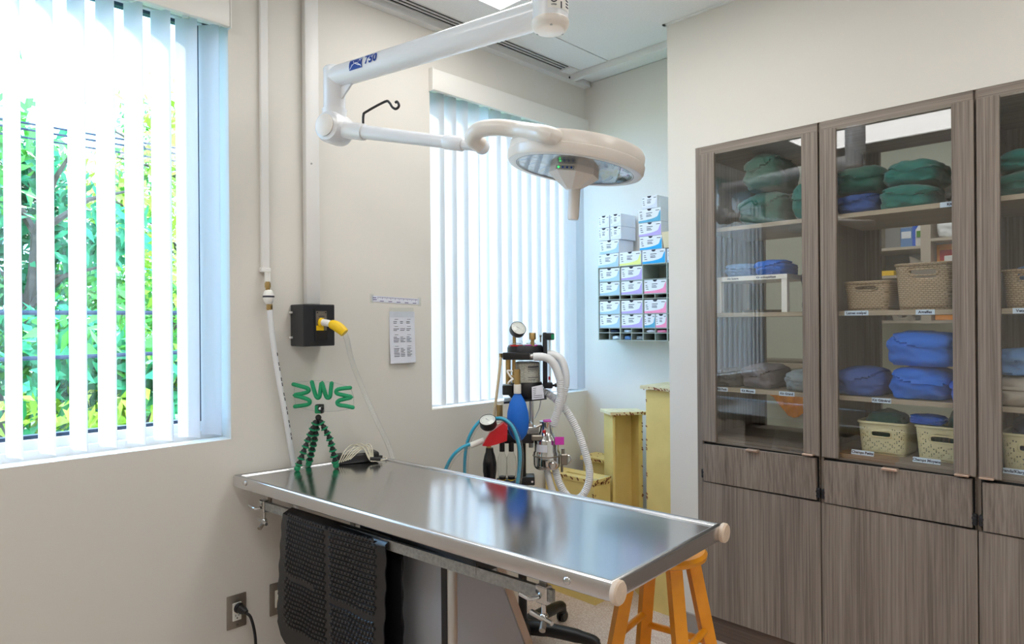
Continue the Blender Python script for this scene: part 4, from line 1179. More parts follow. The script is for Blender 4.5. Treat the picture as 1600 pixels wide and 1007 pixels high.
# ------------------------------------------------------------------ wooden stool
sx, sy = 1.798, 1.143; sz = .690
t = thing('wooden_stool', 'orange varnished wooden bar stool tucked under the free end of the table', 'stool', (sx, sy, FLOOR), R45)
h = sz - FLOOR
MB().lathe([(0, h - .030), (.122, h - .030), (.138, h - .022), (.140, h - .010), (.132, h), (.0, h - .004)], n=36).build('seat', 'stool_wood', t, local=True)
lt, lb = [], []
for ang in (9, 99, 189, 279):
    a = math.radians(ang); d = Vector((math.cos(a), math.sin(a), 0)); lt.append(d * .098 + Vector((0, 0, h - .03))); lb.append(d * .25)
for a, b in zip(lt, lb):
    l = MB(); l.bar(b, a, .038, .038, up=b.normalized()); l.build('leg', 'stool_wood', t, local=True)
def leg_at(k, z): return lb[k].lerp(lt[k], z / (h - .03))
for k in range(4):
    for z in ((.50, .30, .12) if k % 2 else (.46, .27, .15)):
        MB().cyl(leg_at(k, z), leg_at((k + 1) % 4, z), .0115, n=12).build('rung', 'stool_wood', t, local=True)

# ------------------------------------------------------------------ yellow painted wooden steps in the alcove
def chips(mb, pts, seed, r=.009):
    rnd = random.Random(seed)
    for p, nrm in pts:
        p = Vector(p); nrm = Vector(nrm); e1 = nrm.orthogonal().normalized(); e2 = nrm.cross(e1)
        k = rnd.randint(5, 7); vs = []
        for i in range(k):
            a = 2 * math.pi * i / k; q = r * rnd.uniform(.4, 1.3)
            vs.append(p + nrm * .0008 + e1 * math.cos(a) * q + e2 * math.sin(a) * q * .6)
        mb.add(vs, [list(range(k))])
x0, x1, y0, y1, zt = 2.735, 2.875, 2.14, 2.48, .570
t = thing('step_box', 'low yellow painted wooden step box with a hand slot in its top', 'step', ((x0 + x1) / 2, (y0 + y1) / 2, FLOOR))
MB().box(x0, x0 + .02, y0, y1, FLOOR, zt - .022).build('front_board', 'yellow_paint', t)
MB().box(x0 + .02, x1, y0, y0 + .02, FLOOR, zt - .022).build('side_board', 'yellow_paint', t)
MB().box(x0 + .02, x1, y1 - .02, y1, FLOOR, zt - .022).build('side_board', 'yellow_paint', t)
tp = MB()
ym = (y0 + y1) / 2; xm = (x0 + x1) / 2 - .01
for a in ((x0 - .004, xm - .012, y0 - .004, y1), (xm + .012, x1, y0 - .004, y1), (xm - .012, xm + .012, y0 - .004, ym - .07), (xm - .012, xm + .012, ym + .07, y1)):
    tp.box(a[0], a[1], a[2], a[3], zt - .022, zt)
top = tp.build('top_board', 'yellow_paint', t)
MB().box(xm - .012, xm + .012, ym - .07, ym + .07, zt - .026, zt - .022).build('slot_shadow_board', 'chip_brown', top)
rnd = random.Random(7); cp = MB()
chips(cp, [((x0 - .004, y0 + rnd.uniform(0, y1 - y0), zt - rnd.uniform(.001, .012)), (-1, 0, 0)) for _ in range(22)] + [((x0 + rnd.uniform(0, x1 - x0), y0 - .004, zt - rnd.uniform(.0, .03)), (0, -1, 0)) for _ in range(22)] +
      [((x0, y0 + .006, rnd.uniform(FLOOR, zt)), (-1, 0, 0)) for _ in range(14)] + [((x0 + .008, y0, rnd.uniform(.3, zt)), (0, -1, 0)) for _ in range(10)], 1)
tag(cp.build('paint_chips', 'chip_brown', t, sharp=0), kind='stuff')
cp = MB(); chips(cp, [((x0 + rnd.uniform(0, .03), y0 + rnd.uniform(0, y1 - y0), zt), (0, 0, 1)) for _ in range(26)] + [((x0 + rnd.uniform(0, x1 - x0), y0 + rnd.uniform(0, .02), zt), (0, 0, 1)) for _ in range(20)], 2)
tag(cp.build('bare_patches', 'chip_white', t, sharp=0), kind='stuff')
# small step behind it
t = thing('step_box', 'small yellow step box standing behind the slotted one by the alcove wall', 'step', (3.08, 2.2, FLOOR))
MB().box(2.99, 3.14, 2.245, 2.44, .600, .622).build('top_board', 'yellow_paint', t)
MB().box(3.005, 3.025, 2.255, 2.43, FLOOR, .600).build('front_board', 'yellow_paint', t)
MB().box(3.025, 3.14, 2.255, 2.275, FLOOR, .600).build('side_board', 'yellow_paint', t)
cp = MB(); chips(cp, [((2.995 + rnd.uniform(0, .12), 2.25 + rnd.uniform(0, .18), .622), (0, 0, 1)) for _ in range(16)] + [((2.99, 2.25 + rnd.uniform(0, .18), .61), (-1, 0, 0)) for _ in range(10)], 3)
tag(cp.build('paint_chips', 'chip_brown', t, sharp=0), kind='stuff')
# tall step standing on end, open towards the room
def tall_step(label, x0, x1, y0, y1, zt, open_face, seed, rz=0.):
    t = thing('upright_step', label, 'step', ((x0 + x1) / 2, (y0 + y1) / 2, FLOOR), group='yellow steps standing on end')
    t.rotation_euler = (0, 0, rz)
    tp = MB(); ov = .022
    tp.hexa([(x0 - ov, y0 - ov, zt - .016), (x1, y0 - ov, zt - .016), (x1, y1 + ov, zt - .010), (x0 - ov, y1 + ov, zt - .010), (x0 - ov, y0 - ov, zt), (x1, y0 - ov, zt), (x1, y1 + ov, zt + .006), (x0 - ov, y1 + ov, zt + .006)])
    tp.build('top_board', 'chip_white', t)
    zb = zt - .017
    if open_face:
        MB().box(x0, x1, y0, y0 + .022, FLOOR, zb).build('side_board', 'yellow_paint', t)
        MB().box(x0, x1, y1 - .012, y1, FLOOR, zb).build('side_board', 'yellow_paint', t)
        MB().box(x1 - .03, x1 - .012, y0 + .022, y1 - .012, FLOOR, zb).build('back_board', 'yellow_paint', t)
    else:
        MB().box(x0, x0 + .02, y0, y1, FLOOR, zb).build('front_board', 'yellow_paint', t)
        MB().box(x0 + .02, x1, y1 - .02, y1, FLOOR, zb).build('side_board', 'yellow_paint', t)
        MB().box(x0 + .02, x1, y0, y0 + .02, FLOOR, zb).build('side_board', 'yellow_paint', t)
    rnd = random.Random(seed); cp = MB()
    chips(cp, [((x0 - ov, y0 + rnd.uniform(-ov, y1 - y0), zt - rnd.uniform(.002, .014)), (-1, 0, 0)) for _ in range(22)] + [((x0, y0 + (.002 if open_face else y1 - y0 - .003), rnd.uniform(.2, zt - .05)), (-1, 0, 0)) for _ in range(16)], seed, .007)
    tag(cp.build('paint_chips', 'chip_brown', t, sharp=0), kind='stuff')
tall_step('tall yellow step stood on end with its open side showing', 2.915, 3.045, 2.045, 2.215, .912, True, 11, math.radians(58))
tall_step('tallest yellow step stood on end against the white pier', 2.895, 3.135, 1.735, 1.925, 1.062, False, 12)

# ------------------------------------------------------------------ suture rack with cartons
XS = 2.985
t = thing('suture_rack', 'grey pigeonhole rack of suture cartons on the alcove wall', 'rack', (3.07, 2.03, 1.296))
YC = [2.295, 2.148, 2.000, 1.852, 1.745]
ZR = [1.296, 1.336, 1.362, 1.438, 1.519, 1.543, 1.620, 1.700]
for y in YC: MB().box(XS, XC - .002, y - .0025, y + .0025, 1.294, 1.702).build('upright', 'rack_grey', t)
for z in ZR:
    for a, b in zip(YC, YC[1:]):
        MB().box(XS + .001, XC - .002, b + .0025, a - .0025, z - .0018, z + .0018).build('rack_shelf', 'rack_grey', t)
for a, b in zip(YC[:3], YC[1:4]):
    for z0, z1 in ((1.298, 1.334), (1.338, 1.360), (1.521, 1.541)):
        MB().box(XS + .001, XC - .002, (a + b) / 2 - .0015, (a + b) / 2 + .0015, z0, z1).build('divider', 'rack_grey', t)
MB().box(XC - .006, XC - .0025, 1.745, 2.295, 1.296, 1.70).build('back_panel', 'rack_grey', t)
BANDS = {'lightblue': (172, 206, 232), 'purple': (190, 170, 232), 'pink': (250, 150, 190), 'yellow': (236, 240, 140), 'blue': (30, 170, 235), 'white': (222, 226, 240), 'teal': (90, 170, 205)}
for k, v in BANDS.items(): M('band_' + k, v, .5)
def carton(label, yl, z, w, h, band, d=.14, x=None, rz=0.):
    """yl = left edge (larger Y); front faces the room"""
    x = XS + .004 if x is None else x
    o = MB().bbox(0, d, -w, 0, 0, h, .0012, 1).build('suture_carton', 'carton')
    o.location = (x, yl, z); o.rotation_euler = (0, 0, rz)
    ROOT[o.name] = Matrix.Translation((x, yl, z)) @ Matrix.Rotation(rz, 4, 'Z')
    # coloured sweep along the foot and right corner
    sw = MB(); n = 9; pts = [(0, .0), (-w, .0), (-w, h * .85)]
    for i in range(n):
        a = i / (n - 1); pts.append((-w * (1 - .16 * math.sin(a * 1.57) ** .7) + w * .84 * max(0, (a - .45) / .55) ** 1.5, h * (.85 - .70 * math.sin(a * 1.57))))
    sw.add([(-.0006, p[0] * .985 - .001, p[1] * .97 + .001) for p in pts], [list(range(len(pts)))]); sw.build('colour_sweep', 'band_' + band, o, local=True, sharp=0)
    nt = MB(); nt.add([(-.0012, -w / 2 + .013 * math.cos(a), h - .0006 - .010 * abs(math.sin(a))) for a in [math.pi + math.pi * k / 8 for k in range(9)]], [list(range(9))]); nt.build('thumb_notch', 'ink', o, local=True, sharp=0)
    tx = MB(); rnd = random.Random(int(yl * 1000 + z * 777))
    for zz, a, b in ((.80, .05, .16), (.80, .78, .95), (.66, .36, .62), (.52, .36, .56), (.42, .36, .60), (.30, .10, .20), (.45, .08, .18), (.58, .08, .16)):
        tx.add([(-.0010, -w * a, h * zz), (-.0010, -w * (b + rnd.uniform(-.03, .03)), h * zz), (-.0010, -w * b, h * (zz + .045)), (-.0010, -w * a, h * (zz + .045))], [(0, 1, 2, 3)])
    tag(tx.build('printed_text', 'ink', o, local=True, sharp=0), kind='stuff')
    return tag(o, label, 'carton', 'suture cartons')
cw, hh = .136, .0715
def Cy(c): return YC[c] - .006
lv = {0: 1.6225, 1: 1.5455, 2: 1.4405, 3: 1.3645}
rowname = ['top', 'second', 'third', 'lowest']
for r in range(4):
    carton('pale blue suture carton, %s of the left rack column' % rowname[r], Cy(0), lv[r], cw, hh, 'lightblue')
    carton('purple suture carton, %s of the middle rack column' % rowname[r], Cy(1), lv[r], cw, hh, 'purple')
carton('white suture carton with a thin pink foot in the right rack column', Cy(2), lv[1], cw, hh, 'pink')
carton('bright pink suture carton in the right rack column', Cy(2), lv[2], cw, hh, 'pink')
carton('half-width teal suture carton at the foot of the right rack column', Cy(2), lv[3], .066, hh, 'teal')
carton('half-width pink suture carton at the foot of the right rack column', Cy(2) - .071, lv[3], .065, hh, 'pink')
zt = 1.7025
carton('pale blue suture carton standing on the left of the rack top', 2.298, zt, .14, .073, 'lightblue')
carton('yellow suture carton standing on the rack top', 2.152, zt, .14, .073, 'yellow')
carton('bright blue suture carton standing on the rack top beside the yellow one', 2.003, zt, .14, .073, 'blue')
carton('narrow pale carton at the right end of the rack top', 1.852, zt, .09, .07, 'lightblue')
z2 = zt + .0745
carton('pale blue suture carton under the four small white ones', 2.285, z2, .13, .073, 'lightblue')
z3 = z2 + .0745
carton('small white carton, lower left of the four', 2.292, z3, .072, .070, 'white')
carton('small white carton, lower right of the four', 2.212, z3, .072, .070, 'white')
carton('small white carton, upper left of the four', 2.292, z3 + .0715, .072, .068, 'white')
carton('small white carton, upper right of the four', 2.212, z3 + .0715, .072, .068, 'white')
carton('bright blue edged carton lowest of the tall stack on the rack', 2.020, z2, .138, .071, 'blue')
carton('purple edged carton in the tall stack on the rack', 2.024, z2 + .0725, .138, .071, 'purple')
carton('teal edged carton in the tall stack on the rack', 2.026, z2 + .145, .138, .071, 'teal')
carton('white and rose carton topmost of the tall stack on the rack', 2.004, z2 + .2175, .095, .066, 'white')
m = MB(); m.hexa([(2.99, 1.87, z2 + .002), (3.10, 1.87, z2 + .002), (3.10, 1.80, z2 + .002), (2.99, 1.80, z2 + .002), (2.99, 1.885, z2 + .085), (3.10, 1.885, z2 + .085), (3.10, 1.815, z2 + .085), (2.99, 1.815, z2 + .085)])
tag(m.build('open_carton', 'beige_plastic', org=(3.04, 1.84, z2)), 'tan open-sided carton leaning beside the tall stack', 'carton')
for k, (y, z, w, lab, mt_) in enumerate(((2.205, 1.3375, .05, 'loose dark packet low in the left rack column', 'dark_navy_cloth'), (2.11, 1.3375, .06, 'loose white packets in the middle rack column slot', 'tag_paper'), (1.96, 1.3375, .06, 'loose lilac packets in the right rack column slot', 'paper'),
                              (1.895, 1.3375, .07, 'flat pink packet in the right rack column slot', 'band_pink'), (2.19, 1.2975, .05, 'curled pale packet in the lowest left pigeonhole', 'tag_paper'), (2.11, 1.2975, .05, 'blue packet in the lowest middle pigeonhole', 'pale_blue_cloth'), (2.03, 1.2975, .05, 'grey packet in the lowest middle right pigeonhole', 'pale_grey_cloth'))):
    pack('suture_packet', lab, (XS + .06, y, z + .0012), w, .10, .016 if z > 1.33 else .022, mt_, 60 + k, 'packet', flap=False, group='loose packets in the rack')

# ------------------------------------------------------------------ ceiling-mounted surgical lamp
CX, CY = 1.471, 1.301
t = thing('surgical_lamp', 'white ceiling-mounted surgical lamp on a jointed arm above the table', 'lamp', (CX, CY, CEIL))
m = MB(); m.lathe([(.054, 0), (.054, .44), (.062, .442), (.062, .548), (.0, .549)], (CX, CY, 2.280), n=40); column = m.build('column', 'lamp_white', t)
m = MB(); m.lathe([(0, -.012), (.040, -.011), (.049, -.006), (.054, .003), (.0555, .006), (.0555, .018), (.054, .020)], (CX, CY, 2.270), n=40); m.build('column_cap', 'lamp_cream', column)
for a in (-135, -15, 105):
    q = Vector((CX + .042 * math.cos(math.radians(a)), CY + .042 * math.sin(math.radians(a)), 2.259)); MB().cyl(q, q + Vector((0, 0, .006)), .004, n=10).build('cap_screw', 'panel_grey', column)
def on_col(ang, z, r=.0546): return Vector((CX + r * math.cos(ang), CY + r * math.sin(ang), z))
# certification sticker wrapped on the column (towards the room)
fa = math.radians(-135 + 8)
st = MB()
for i in range(12):
    a0, a1 = fa - .35 + i * .13, fa - .35 + (i + 1) * .13
    st.add([on_col(a0, 2.305), on_col(a1, 2.305), on_col(a1, 2.40), on_col(a0, 2.40)], [(0, 1, 2, 3)])
stk = st.build('sticker', 'off_white_plastic', column)
def on_cyl_text(mb, s, size, ang0, z0, r, bold=0.):
    vs, fs = text_mb(s, size, bold=bold); mb.add([on_col(ang0 + v.x / r, z0 + v.y, r) for v in vs], fs)
em = MB(); ringp = [on_col(fa + .009 * math.cos(k * .3491) / .055, 2.331 + .009 * math.sin(k * .3491), .0552) for k in range(18)]
em.tube(ringp, .0016, 6, closed=True); on_cyl_text(em, 'ETL', .009, fa, 2.331, .0556, .0005); em.build('round_mark', 'ink', stk)
em = MB(); on_cyl_text(em, 'LISTED', .0055, fa, 2.314, .0553, .0002); em.build('printed_text', 'ink', stk)
em = MB(); 
for k in range(5): 
    a = fa + .75; em.add([on_col(a, 2.355 - k * .009, .0552), on_col(a + .30, 2.355 - k * .009, .0552), on_col(a + .30, 2.350 - k * .009, .0552), on_col(a, 2.350 - k * .009, .0552)], [(0, 1, 2, 3)])
em.add([on_col(fa + .38, 2.306, .0552), on_col(fa + .46, 2.306, .0552), on_col(fa + .46, 2.326, .0552), on_col(fa + .38, 2.326, .0552)], [(0, 1, 2, 3)])
tag(em.build('printed_lines', 'ink', stk), kind='stuff')
E1 = Vector((1.280, 2.205, 2.314)); C1 = Vector((CX, CY, 2.318))
ad = (C1 - E1).normalized()
# main arm
arm = MB(); arm.tube([E1 + ad * .010, E1 + ad * .05, E1.lerp(C1, .5), C1 - ad * .03], [.040, .040, .041, .042], 28); armo = arm.build('main_arm', 'lamp_white', t)
# logo on the arm: frame along the tube, facing the room
side = Vector((0, 0, 1)).cross(ad).normalized()
if side.dot(Vector((-1, -1, 0))) < 0: side = -side
up = Vector((0, 0, 1))
def on_arm(s, y, r=.0420, th0=.10):
    th = y / r + th0; return E1 + ad * s + (side * math.cos(th) + up * math.sin(th)) * r
lg = MB(); n = 10
w0, w1, h0, h1 = .122, .186, -.018, .020
for i in range(n):
    for j in range(5):
        a0, a1 = w0 + (w1 - w0) * i / n, w0 + (w1 - w0) * (i + 1) / n; b0, b1 = h0 + (h1 - h0) * j / 5, h0 + (h1 - h0) * (j + 1) / 5
        lg.add([on_arm(a0, b0), on_arm(a1, b0), on_arm(a1, b1), on_arm(a0, b1)], [(0, 1, 2, 3)])
logo = lg.build('logo_patch', 'logo_blue', armo)
pk = MB()
def strip(pts, w):
    for (a, b), (c, d) in zip(pts, pts[1:]):
        pk.add([on_arm(a, b - w  , .0424), on_arm(c, d - w  , .0424), on_arm(c, d + w  , .0424), on_arm(a, b + w  , .0424)], [(0, 1, 2, 3)])
strip([(w0 + .004 + .056 * i / 8, -.014 + .018 * math.sin(math.pi * i / 8)) for i in range(9)], .0012)
strip([(w0 + .012, -.002), (w0 + .020, .013), (w0 + .026, .001)], .0014); strip([(w0 + .030, .002), (w0 + .046, -.006), (w0 + .058, -.008)], .0012)
strip([(w0 + .044, .004), (w0 + .050, .016), (w0 + .056, .004)], .0014); strip([(w0 + .05, .012), (w0 + .066, .015)], .001)
tag(pk.build('logo_mark', 'white_ink', logo), kind='stuff')
vs, fs = text_mb('750', .042, bold=.0014)
tx = MB().add([on_arm(w1 + .042 + v.x * .95, v.y + .003, .0424) for v in vs], fs); tx.build('logo_text', 'logo_blue', armo)
# elbow post, knuckle
el = MB(); el.lathe([(.0, -.0), (.038, 0), (.040, .004), (.040, .150), (.034, .158), (0, .160)], (E1.x, E1.y, 2.195), n=28); el.build('elbow_post', 'lamp_white', t)
gs = MB(); p0 = E1 + Vector((0, 0, -.035)) + ad * .03
gs.hexa([p0 + side * .004, p0 + side * -.004, p0 + ad * .003 + side * -.004 + up * -.05, p0 + ad * .003 + side * .004 + up * -.05,
         p0 + ad * .07 + side * .004, p0 + ad * .07 + side * -.004, p0 + ad * .012 + side * -.004 + up * -.05, p0 + ad * .012 + side * .004 + up * -.05]); gs.build('gusset', 'lamp_white', t)
K1 = Vector((1.280, 2.205, 2.125)); K2 = Vector((1.481, 1.631, 1.986))
sd = (K2 - K1).normalized(); hs = Vector((0, 0, 1)).cross(sd).normalized()
if hs.dot(Vector((-1, -.3, 0))) < 0: hs = -hs
kn = MB(); kn.lathe([(0, -.052), (.040, -.052), (.056, -.044), (.058, -.030), (.058, .030), (.052, .046), (.036, .054), (0, .055)], K1, hs, 36); kn.lathe([(.041, .03), (.046, .07)], K1, (0, 0, 1), 28); kno = kn.build('knuckle', 'lamp_white', t)
MB().lathe([(.040, 0), (.040, .003), (.034, .005), (0, .005)], K1 + hs * .054, hs, 32).build('knuckle_cap', 'lamp_cream', kno)
sp = MB(); sp.tube([K1 + sd * .03, K1 + sd * .14, K1 + sd * .142], [.032, .030, .026], 24); sp.build('arm_socket', 'lamp_white', t)
L2 = (K2 - K1).length
sa = MB(); sa.tube([K1 + sd * .10, K2 - sd * .12], [.0255, .0215], 24); sa.build('spring_arm', 'lamp_white', t)
sa = MB(); sa.tube([K2 - sd * .135, K2 - sd * .13, K2 - sd * .065, K2 - sd * .060], [.0215, .025, .025, .0225], 24); sa.build('sleeve', 'lamp_white', t)
sa = MB(); sa.tube([K2 - sd * .065, K2 + sd * .01], [.019, .019], 20); sa.ball(K2 + sd * .012 + Vector((0, 0, -.001)), .026, 20); sa.build('swivel', 'lamp_white', t)
# black hook on the spring arm
hk = [K1 + sd * .135 + Vector((0, 0, .028)), K1 + sd * .137 + Vector((0, 0, .062)), K1 + sd * .150 + Vector((0, 0, .075)), K1 + sd * .235 + Vector((0, 0, .118)), K1 + sd * .255 + Vector((0, 0, .116)), K1 + sd * .268 + Vector((0, 0, .101)), K1 + sd * .284 + Vector((0, 0, .096)), K1 + sd * .297 + Vector((0, 0, .108)), K1 + sd * .290 + Vector((0, 0, .122)), K1 + sd * .281 + Vector((0, 0, .118))]
MB().tube(smooth(hk, 5), .0045, 10).build('hook', 'black_plastic', t)
# ring head
HC = Vector((1.668, 1.368, 1.928)); HR = .222
rt = Vector((1, -1, 0)).normalized(); fw = Vector((1, 1, 0)).normalized()
hn = Matrix.Rotation(math.radians(9.0), 3, fw) @ (Matrix.Rotation(math.radians(1.0), 3, rt) @ Vector((0, 0, 1)))
hn.normalize()
hx = (rt - hn * rt.dot(hn)).normalized(); hy = hn.cross(hx)
hd = MB(); hd.lathe([(HR - .035, -.038), (HR - .020, -.041), (HR - .006, -.038), (HR, -.028), (HR + .001, -.008), (HR - .003, -.004), (HR - .003, .022), (HR - .010, .034), (HR - .030, .038), (0, .040)], HC, hn, 64, False); head = hd.build('head_shell', 'lamp_cream', t)
NF = 20
for k in range(NF):
    f = MB(); rr = [.060, .095, .130, .160, HR - .034]; vs = []
    for r_ in rr:
        for e, dz in ((0, -.004), (1, -.020)):
            a = 2 * math.pi * (k + e) / NF + .9 * (r_ - .06) / .13 * .35
            vs.append(HC + (hx * math.cos(a) + hy * math.sin(a)) * r_ + hn * (dz - (.012 if r_ > .17 else 0)))
    f.add(vs, [(2 * i_, 2 * i_ + 1, 2 * i_ + 3, 2 * i_ + 2) for i_ in range(len(rr) - 1)])
    f.build('reflector_facet', 'reflector', head, sharp=60)
    MB().tube([vs[2 * i_] - hn * .002 for i_ in range(len(rr))], .0016, 5).build('reflector_rib', 'pale_blue_cloth', head)
MB().lathe([(HR - .034, -.037), (.06, -.037), (.06, -.035), (HR - .034, -.035), (HR - .034, -.037)], HC, hn, 64, False).build('lens', 'lamp_lens', head)
MB().lathe([(HR - .034, -.0375), (HR - .031, -.0395), (HR - .029, -.0375)], HC, hn, 64, False).build('lens_gasket', 'frame_dark', head)
hb = MB(); hb.lathe([(.074, -.012), (.080, -.038), (.082, -.056), (.066, -.070), (.036, -.092), (.020, -.102), (0, -.103)], HC, hn, 8); hub_ = hb.build('hub', 'lamp_cream', t, sharp=20)
# control strips on the hub facing the room
td = (-fw * .75 - rt * .35); td = (td - hn * td.dot(hn)).normalized(); tr = hn.cross(td); tr = tr if tr.dot(rt) > 0 else -tr
for dz, rr in ((-.029, .0765), (-.050, .0835)):
    c = HC + td * rr + hn * dz
    b = MB(); b.bar(c - tr * .030, c + tr * .030, .004, .012, up=hn); so = b.build('control_strip', 'panel_grey', hub_)
    for k in range(4):
        q = c + td * .002 + tr * (-.021 + .0145 * k); MB().cyl(q, q + td * .0022, .0032, n=10).build('led', 'green_led' if k == 0 else 'logo_blue', hub_)
hl = MB(); hl.lathe([(.021, -.085), (.019, -.10), (.018, -.19), (.016, -.198), (0, -.200)], HC, (hn - rt * .10).normalized(), 24); hl.build('handle', 'lamp_cream', t)
# curved yoke from the swivel over to the ring
Y0 = K2 + sd * .02; Y1 = HC - hx * (HR * .36) - hy * (HR * .86) + hn * .006
def off(p, a, b, c): return p + rt * a + fw * b + Vector((0, 0, c))
yk = smooth([off(K2, .010, -.022, -.004), off(K2, -.018, -.045, .012), off(K2, .006, -.080, .030), off(K2, .065, -.112, .028), off(K2, .135, -.145, .010), Y1 + hn * .006 - rt * .03 - fw * .015, Y1 + rt * .012 + fw * .02], 6)
yo = MB(); yo.tube(yk, [.026] * len(yk), 24); yo.build('yoke', 'lamp_cream', t)

# ------------------------------------------------------------------ anaesthetic machine; local x = right, y = away, z = up
MX, MY = 2.150, 2.095
t = thing('anaesthetic_machine', 'black anaesthetic machine on a wheeled stand beside the alcove window', 'medical machine', (MX, MY, FLOOR), R45)
U = .0029
def K(px, py, f=0.):
    k = (3.0 + f) / 3.0
    return Vector(((px - 813) * U * k + f * .0126, f, (1.4 - (py - 502.5) * U * k) - FLOOR))
def zz(py): return 1.4 - (py - 502.5) * U - FLOOR
def xx(px): return (px - 813) * U
# stand
m = MB(); m.cyl((.0, 0, .10), (0, 0, zz(675)), .0195, n=20); m.lathe([(.024, 0), (.024, .02), (.02, .03)], (0, 0, .11), n=20); m.build('lower_pole', 'black_plastic', t, local=True)
m = MB(); m.cyl((.045, .02, zz(700)), (.045, .02, zz(600)), .0125, n=18); m.build('upper_pole', 'steel_post', t, local=True)
for k in range(5):
    a = math.radians(-18 + 72 * k); d = Vector((math.cos(a), math.sin(a), 0))
    l = MB(); p = [Vector((0, 0, .098)), d * .09 + Vector((0, 0, .102)), d * .22 + Vector((0, 0, .094)), d * .315 + Vector((0, 0, .080)), d * .335 + Vector((0, 0, .062)), d * .338 + Vector((0, 0, .04))]
    l.tube(smooth(p, 4), [.034] * 5 + [.030] * 5 + [.026] * 5 + [.022] * 6, 14); leg = l.build('stand_leg', 'black_plastic', t, local=True)
    w = MB(); c = d * .338 + Vector((0, 0, .026)); w.lathe([(0, -.020), (.022, -.020), (.026, -.016), (.026, -.004), (.018, -.002), (.018, .002), (.026, .004), (.026, .016), (.022, .020), (0, .020)], c, d.cross(Vector((0, 0, 1))), 20); w.build('caster', 'rubber', leg, local=True)
# block clamps on the pole
m = MB(); m.bbox(xx(776), xx(832), -.045, .04, zz(690), zz(668), .006, 2); m.build('clamp_block', 'black_metal', t, local=True)
m = MB(); m.bbox(xx(806), xx(833), -.03, .05, zz(756), zz(743), .004, 2); lb_ = m.build('lower_bracket', 'black_metal', t, local=True)
for px in (810, 829):
    q = K(px, 750); MB().cyl((q.x, -.032, q.z), (q.x, -.028, q.z), .005, n=10).build('bolt', 'chrome', lb_, local=True)
# shelf plate, absorber
m = MB(); m.hexa([(xx(786), -.06, zz(628)), (xx(852), -.05, zz(622)), (xx(852), .09, zz(622)), (xx(786), .08, zz(628)), (xx(786), -.06, zz(625)), (xx(852), -.05, zz(619)), (xx(852), .09, zz(619)), (xx(786), .08, zz(625))]); m.build('shelf_plate', 'black_metal', t, local=True)
AC = (xx(820), .02)
m = MB(); m.lathe([(0, zz(621)), (.070, zz(621)), (.080, zz(616)), (.082, zz(603)), (.074, zz(597)), (0, zz(597))], (AC[0], AC[1], 0), n=36); m.bbox(xx(784), xx(800), -.05, .03, zz(615), zz(600), .004, 1); base = m.build('absorber_base', 'black_plastic', t, local=True)
m = MB(); m.lathe([(.062, zz(597)), (.062, zz(562)), (.060, zz(562)), (.060, zz(597)), (.062, zz(597))], (AC[0] + .008, AC[1], 0), n=36, cap=False); can = m.build('absorber_canister', 'clear_plastic', t, local=True)
m = MB(); m.lathe([(0, zz(596.5)), (.0585, zz(596.5)), (.0585, zz(567)), (.05, zz(565.5)), (0, zz(566))], (AC[0] + .008, AC[1], 0), n=36); m.build('pellets', 'pellets', can, local=True)
lb2 = MB()
def on_can(a, z, r=.0626): return Vector((AC[0] + .008 + r * math.sin(a), AC[1] - r * math.cos(a), z))
for i in range(8):
    for (a_, b_, za, zb) in ((.05, .95, 571, 573.5), (.05, .9, 575, 576), (.05, .85, 578, 578.6), (.05, .9, 588, 589), (.05, .6, 591.5, 592.3)):
        a0 = .05 + (b_ - .05) * i / 8; a1 = .05 + (b_ - .05) * (i + .75) / 8
        lb2.add([on_can(a0, zz(za)), on_can(a1, zz(za)), on_can(a1, zz(zb)), on_can(a0, zz(zb))], [(0, 1, 2, 3)])
tag(lb2.build('printed_text', 'ink', can, local=True), kind='stuff')
m = MB(); m.lathe([(0, zz(561)), (.078, zz(561)), (.082, zz(557)), (.082, zz(543)), (.076, zz(539)), (0, zz(539))], (AC[0], AC[1], 0), n=36); m.build('absorber_head', 'black_metal', t, local=True)
m = MB(); m.bbox(xx(785), xx(826), -.085, -.050, zz(560), zz(549), .004, 2); m.build('manifold_bar', 'black_plastic', t, local=True)
MB().lathe([(.011, 0), (.013, .004), (.013, .016), (.010, .02)], (xx(826), -.068, zz(555)), (1, -.2, 0), 18).build('hose_port', 'chrome', t, local=True)
for px in (793, 802):
    m = MB(); q = xx(px); m.cyl((q, -.045 if px < 800 else -.02, zz(598)), (q, -.045 if px < 800 else -.02, zz(558)), .0115 if px < 800 else .008, n=16); m.build('tie_column', 'brass', t, local=True)
for px, f in ((806, -.02), (829, -.02)):
    m = MB(); c = (xx(px), f, zz(540)); m.lathe([(.030, 0), (.030, .006), (0, .006)], c, n=24); dome = m.build('valve_seat', 'magenta' if px > 820 else 'red_plastic', t, local=True)
    m = MB(); m.lathe([(.031, .007), (.031, .018), (.024, .026), (.0, .028)], c, n=24); m.build('valve_dome', 'clear_plastic', dome, local=True)
    MB().lathe([(.024, .010), (.024, .013), (.012, .016), (0, .017)], c, n=20).build('valve_disc', 'chrome', dome, local=True)
m = MB(); m.cyl((xx(803), -.02, zz(538)), (xx(803), -.02, zz(524)), .008, n=14); m.build('gauge_stem', 'brass', t, local=True)
